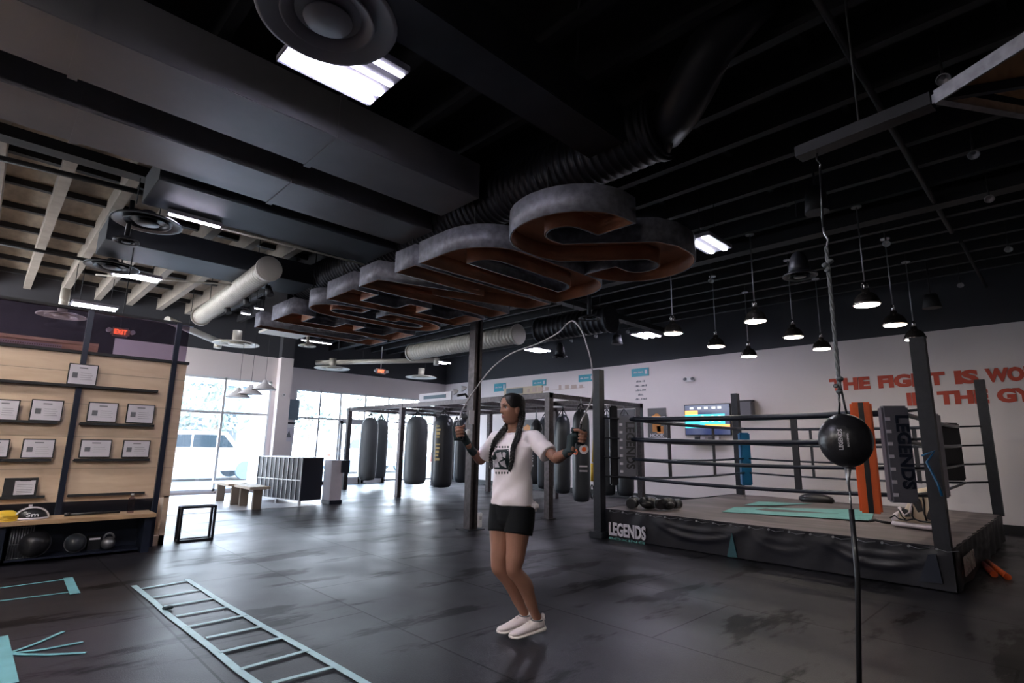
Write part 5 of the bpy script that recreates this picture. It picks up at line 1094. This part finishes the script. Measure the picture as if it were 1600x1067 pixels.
# face details
Rf = Matrix((hf, hl, Z)).transposed()
def fpt(a, z, off):
    _, f_, b_, w_ = hrow(z); return HC+hf*(f_*math.cos(a)**.92+off)+hl*(w_*abs(math.sin(a))**.92*(1 if a > 0 else -1))+Z*z
for s in (-1, 1):
    c = fpt(.42*s, .004, -.010); e = MB().ell(c, (.010, .0115, .0085), 14, Rf).build('eye', 'paper', person)
    dd = (hf+hl*s*.12).normalized(); MB().ell(c+dd*.0065, (.0055, .0082, .0085), 10, Rf).build('iris', 'hair', e)
    MB().tube([fpt(.22*s, .010, -.001), fpt(.42*s, .0155, -.0005), fpt(.64*s, .008, -.003)], .0022, 6).build('eyelashes', 'hair', person)
    MB().tube([fpt(.16*s, .024, .004), fpt(.38*s, .031, .004), fpt(.70*s, .024, .001)], [.0026, .003, .0016], 6).build('eyebrow', 'hair', person)
MB().tube([fpt(-.30, -.060, -.001), fpt(-.1, -.0575, .0075), fpt(.1, -.0575, .0075), fpt(.30, -.060, -.001)], [.0018, .0036, .0036, .0018], 8).tube([fpt(-.27, -.064, -.001), fpt(-.1, -.068, .0075), fpt(.1, -.068, .0075), fpt(.27, -.064, -.001)], [.0018, .0042, .0042, .0018], 8).build('lips', 'lips', person)
MB().tube([Vector((2.88+.047*math.cos(a), 2.927+.050*math.sin(a), 1.425-.006*math.cos(a-PI))) for a in [2*PI*i/24 for i in range(25)]], .0022, 5).build('necklace', 'ink', person)
# wraps, shoes
for (q, d, n, u, hc, wr), el in zip(hands, (elL, elR)):
    w = MB(); w.box(q(-.014, -.026, -.002), (.066, .031, .086), Matrix((d, n, u)).transposed(), bevel=.012)
    w.tube([wr.lerp(el, .30), wr.lerp(el, .12), wr, q(-.05, -.016, -.01), q(-.02, -.024, 0)], [.033, .0305, .030, .031, .03], 16)
    w.tube([q(-.05, -.012, .03), q(-.034, .012, .041)], [.016, .0145], 10).box(q(.022, -.022, 0), (.022, .030, .088), Matrix((d, n, u)).transposed(), bevel=.008)
    fuse(w, 'hand_wrap', 'wrap', person, .005, 2)
def sneaker(heel, toe, an, nm):
    tilt = .05; ax = (toe-heel+Vector((0, 0, -tilt))).normalized() if False else None
    h0 = heel+Vector((0, 0, tilt)); ax = ((toe+Vector((0, 0, .004)))-h0); Lg = ax.length; ax.normalize(); s_ = Z.cross(ax).normalized(); up = ax.cross(s_)
    def ring(u, w_, a, b, n=18):
        kick = .010*max(0, (u-.8)/.2)
        return [h0+ax*(Lg*u)+s_*(w_*math.cos(2*PI*k/n))+up*((a+b)/2+kick+(b-a)/2*math.sin(2*PI*k/n)) for k in range(n)]
    m = MB(); m.loft([ring(*q) for q in ((-.03, .018, .03, .08), (.0, .032, .02, .098), (.12, .036, .018, .104), (.26, .038, .018, .098), (.42, .041, .018, .082), (.6, .046, .018, .066), (.8, .045, .018, .052), (.94, .033, .018, .043), (1.0, .015, .018, .034))])
    m.tube([an-Vector((0, 0, .055)), an-Vector((0, 0, .012))], [.043, .040], 18)
    shoe = fuse(m, 'sneaker', 'shoe', person, .005, 2)
    MB().loft([ring(*q) for q in ((-.05, .02, .008, .034), (-.01, .036, .0, .034), (.15, .040, .0, .030), (.4, .041, .0, .026), (.62, .050, .0, .026), (.82, .049, .0, .026), (.96, .036, .002, .026), (1.02, .014, .006, .024))]).build('sole', 'sole', shoe)
    MB().tube([an+Vector((.041*math.cos(a), .041*math.sin(a), -.010)) for a in [2*PI*i/20 for i in range(21)]], .0045, 6).build('collar', 'ink', shoe)
    for k in range(4): c = h0+ax*(Lg*(.40+.08*k))+up*(.086-.0095*k); MB().tube([c-s_*.022-up*.008, c+up*.004, c+s_*.022-up*.008], .0028, 6).build('lace', 'sole', shoe)
    MB().box(an-ax*.046+Vector((0, 0, -.002)), (.01, .02, .035), Matrix((ax, s_, up)).transposed(), bevel=.003).build('heel_tab', 'shoe', shoe)
sneaker(heelL, toeL, ankL, 'l'); sneaker(heelR, toeR, ankR, 'r')
# jump rope
jr = thing('jump_rope', haR, 'thin pale jump rope swinging overhead, dark handles held in both fists', 'jump rope')
ends = []
for (q, d, n, u, hc, wr) in hands: MB().cyl(hc-u*.055, hc+u*.085, .011, .0095, 12).build('handle', 'leather', jr); ends.append(hc+u*.085)
pts = [ends[1], D(722, 641, 4.45), D(740, 612, 4.42), D(768, 576, 4.38), D(800, 552, 4.34), D(840, 537, 4.3), D(872, 520, 4.26), D(886, 506, 4.24), D(896, 502, 4.22), D(908, 516, 4.18), D(918, 543, 4.14), D(925, 575, 4.1), D(925, 620, 4.05), ends[0]+Vector((0, -.01, .03)), ends[0]]
P_, _ = limb(pts, [1]*len(pts), sub=6); MB().tube(P_, .0055, 8).build('rope', 'rope', jr)
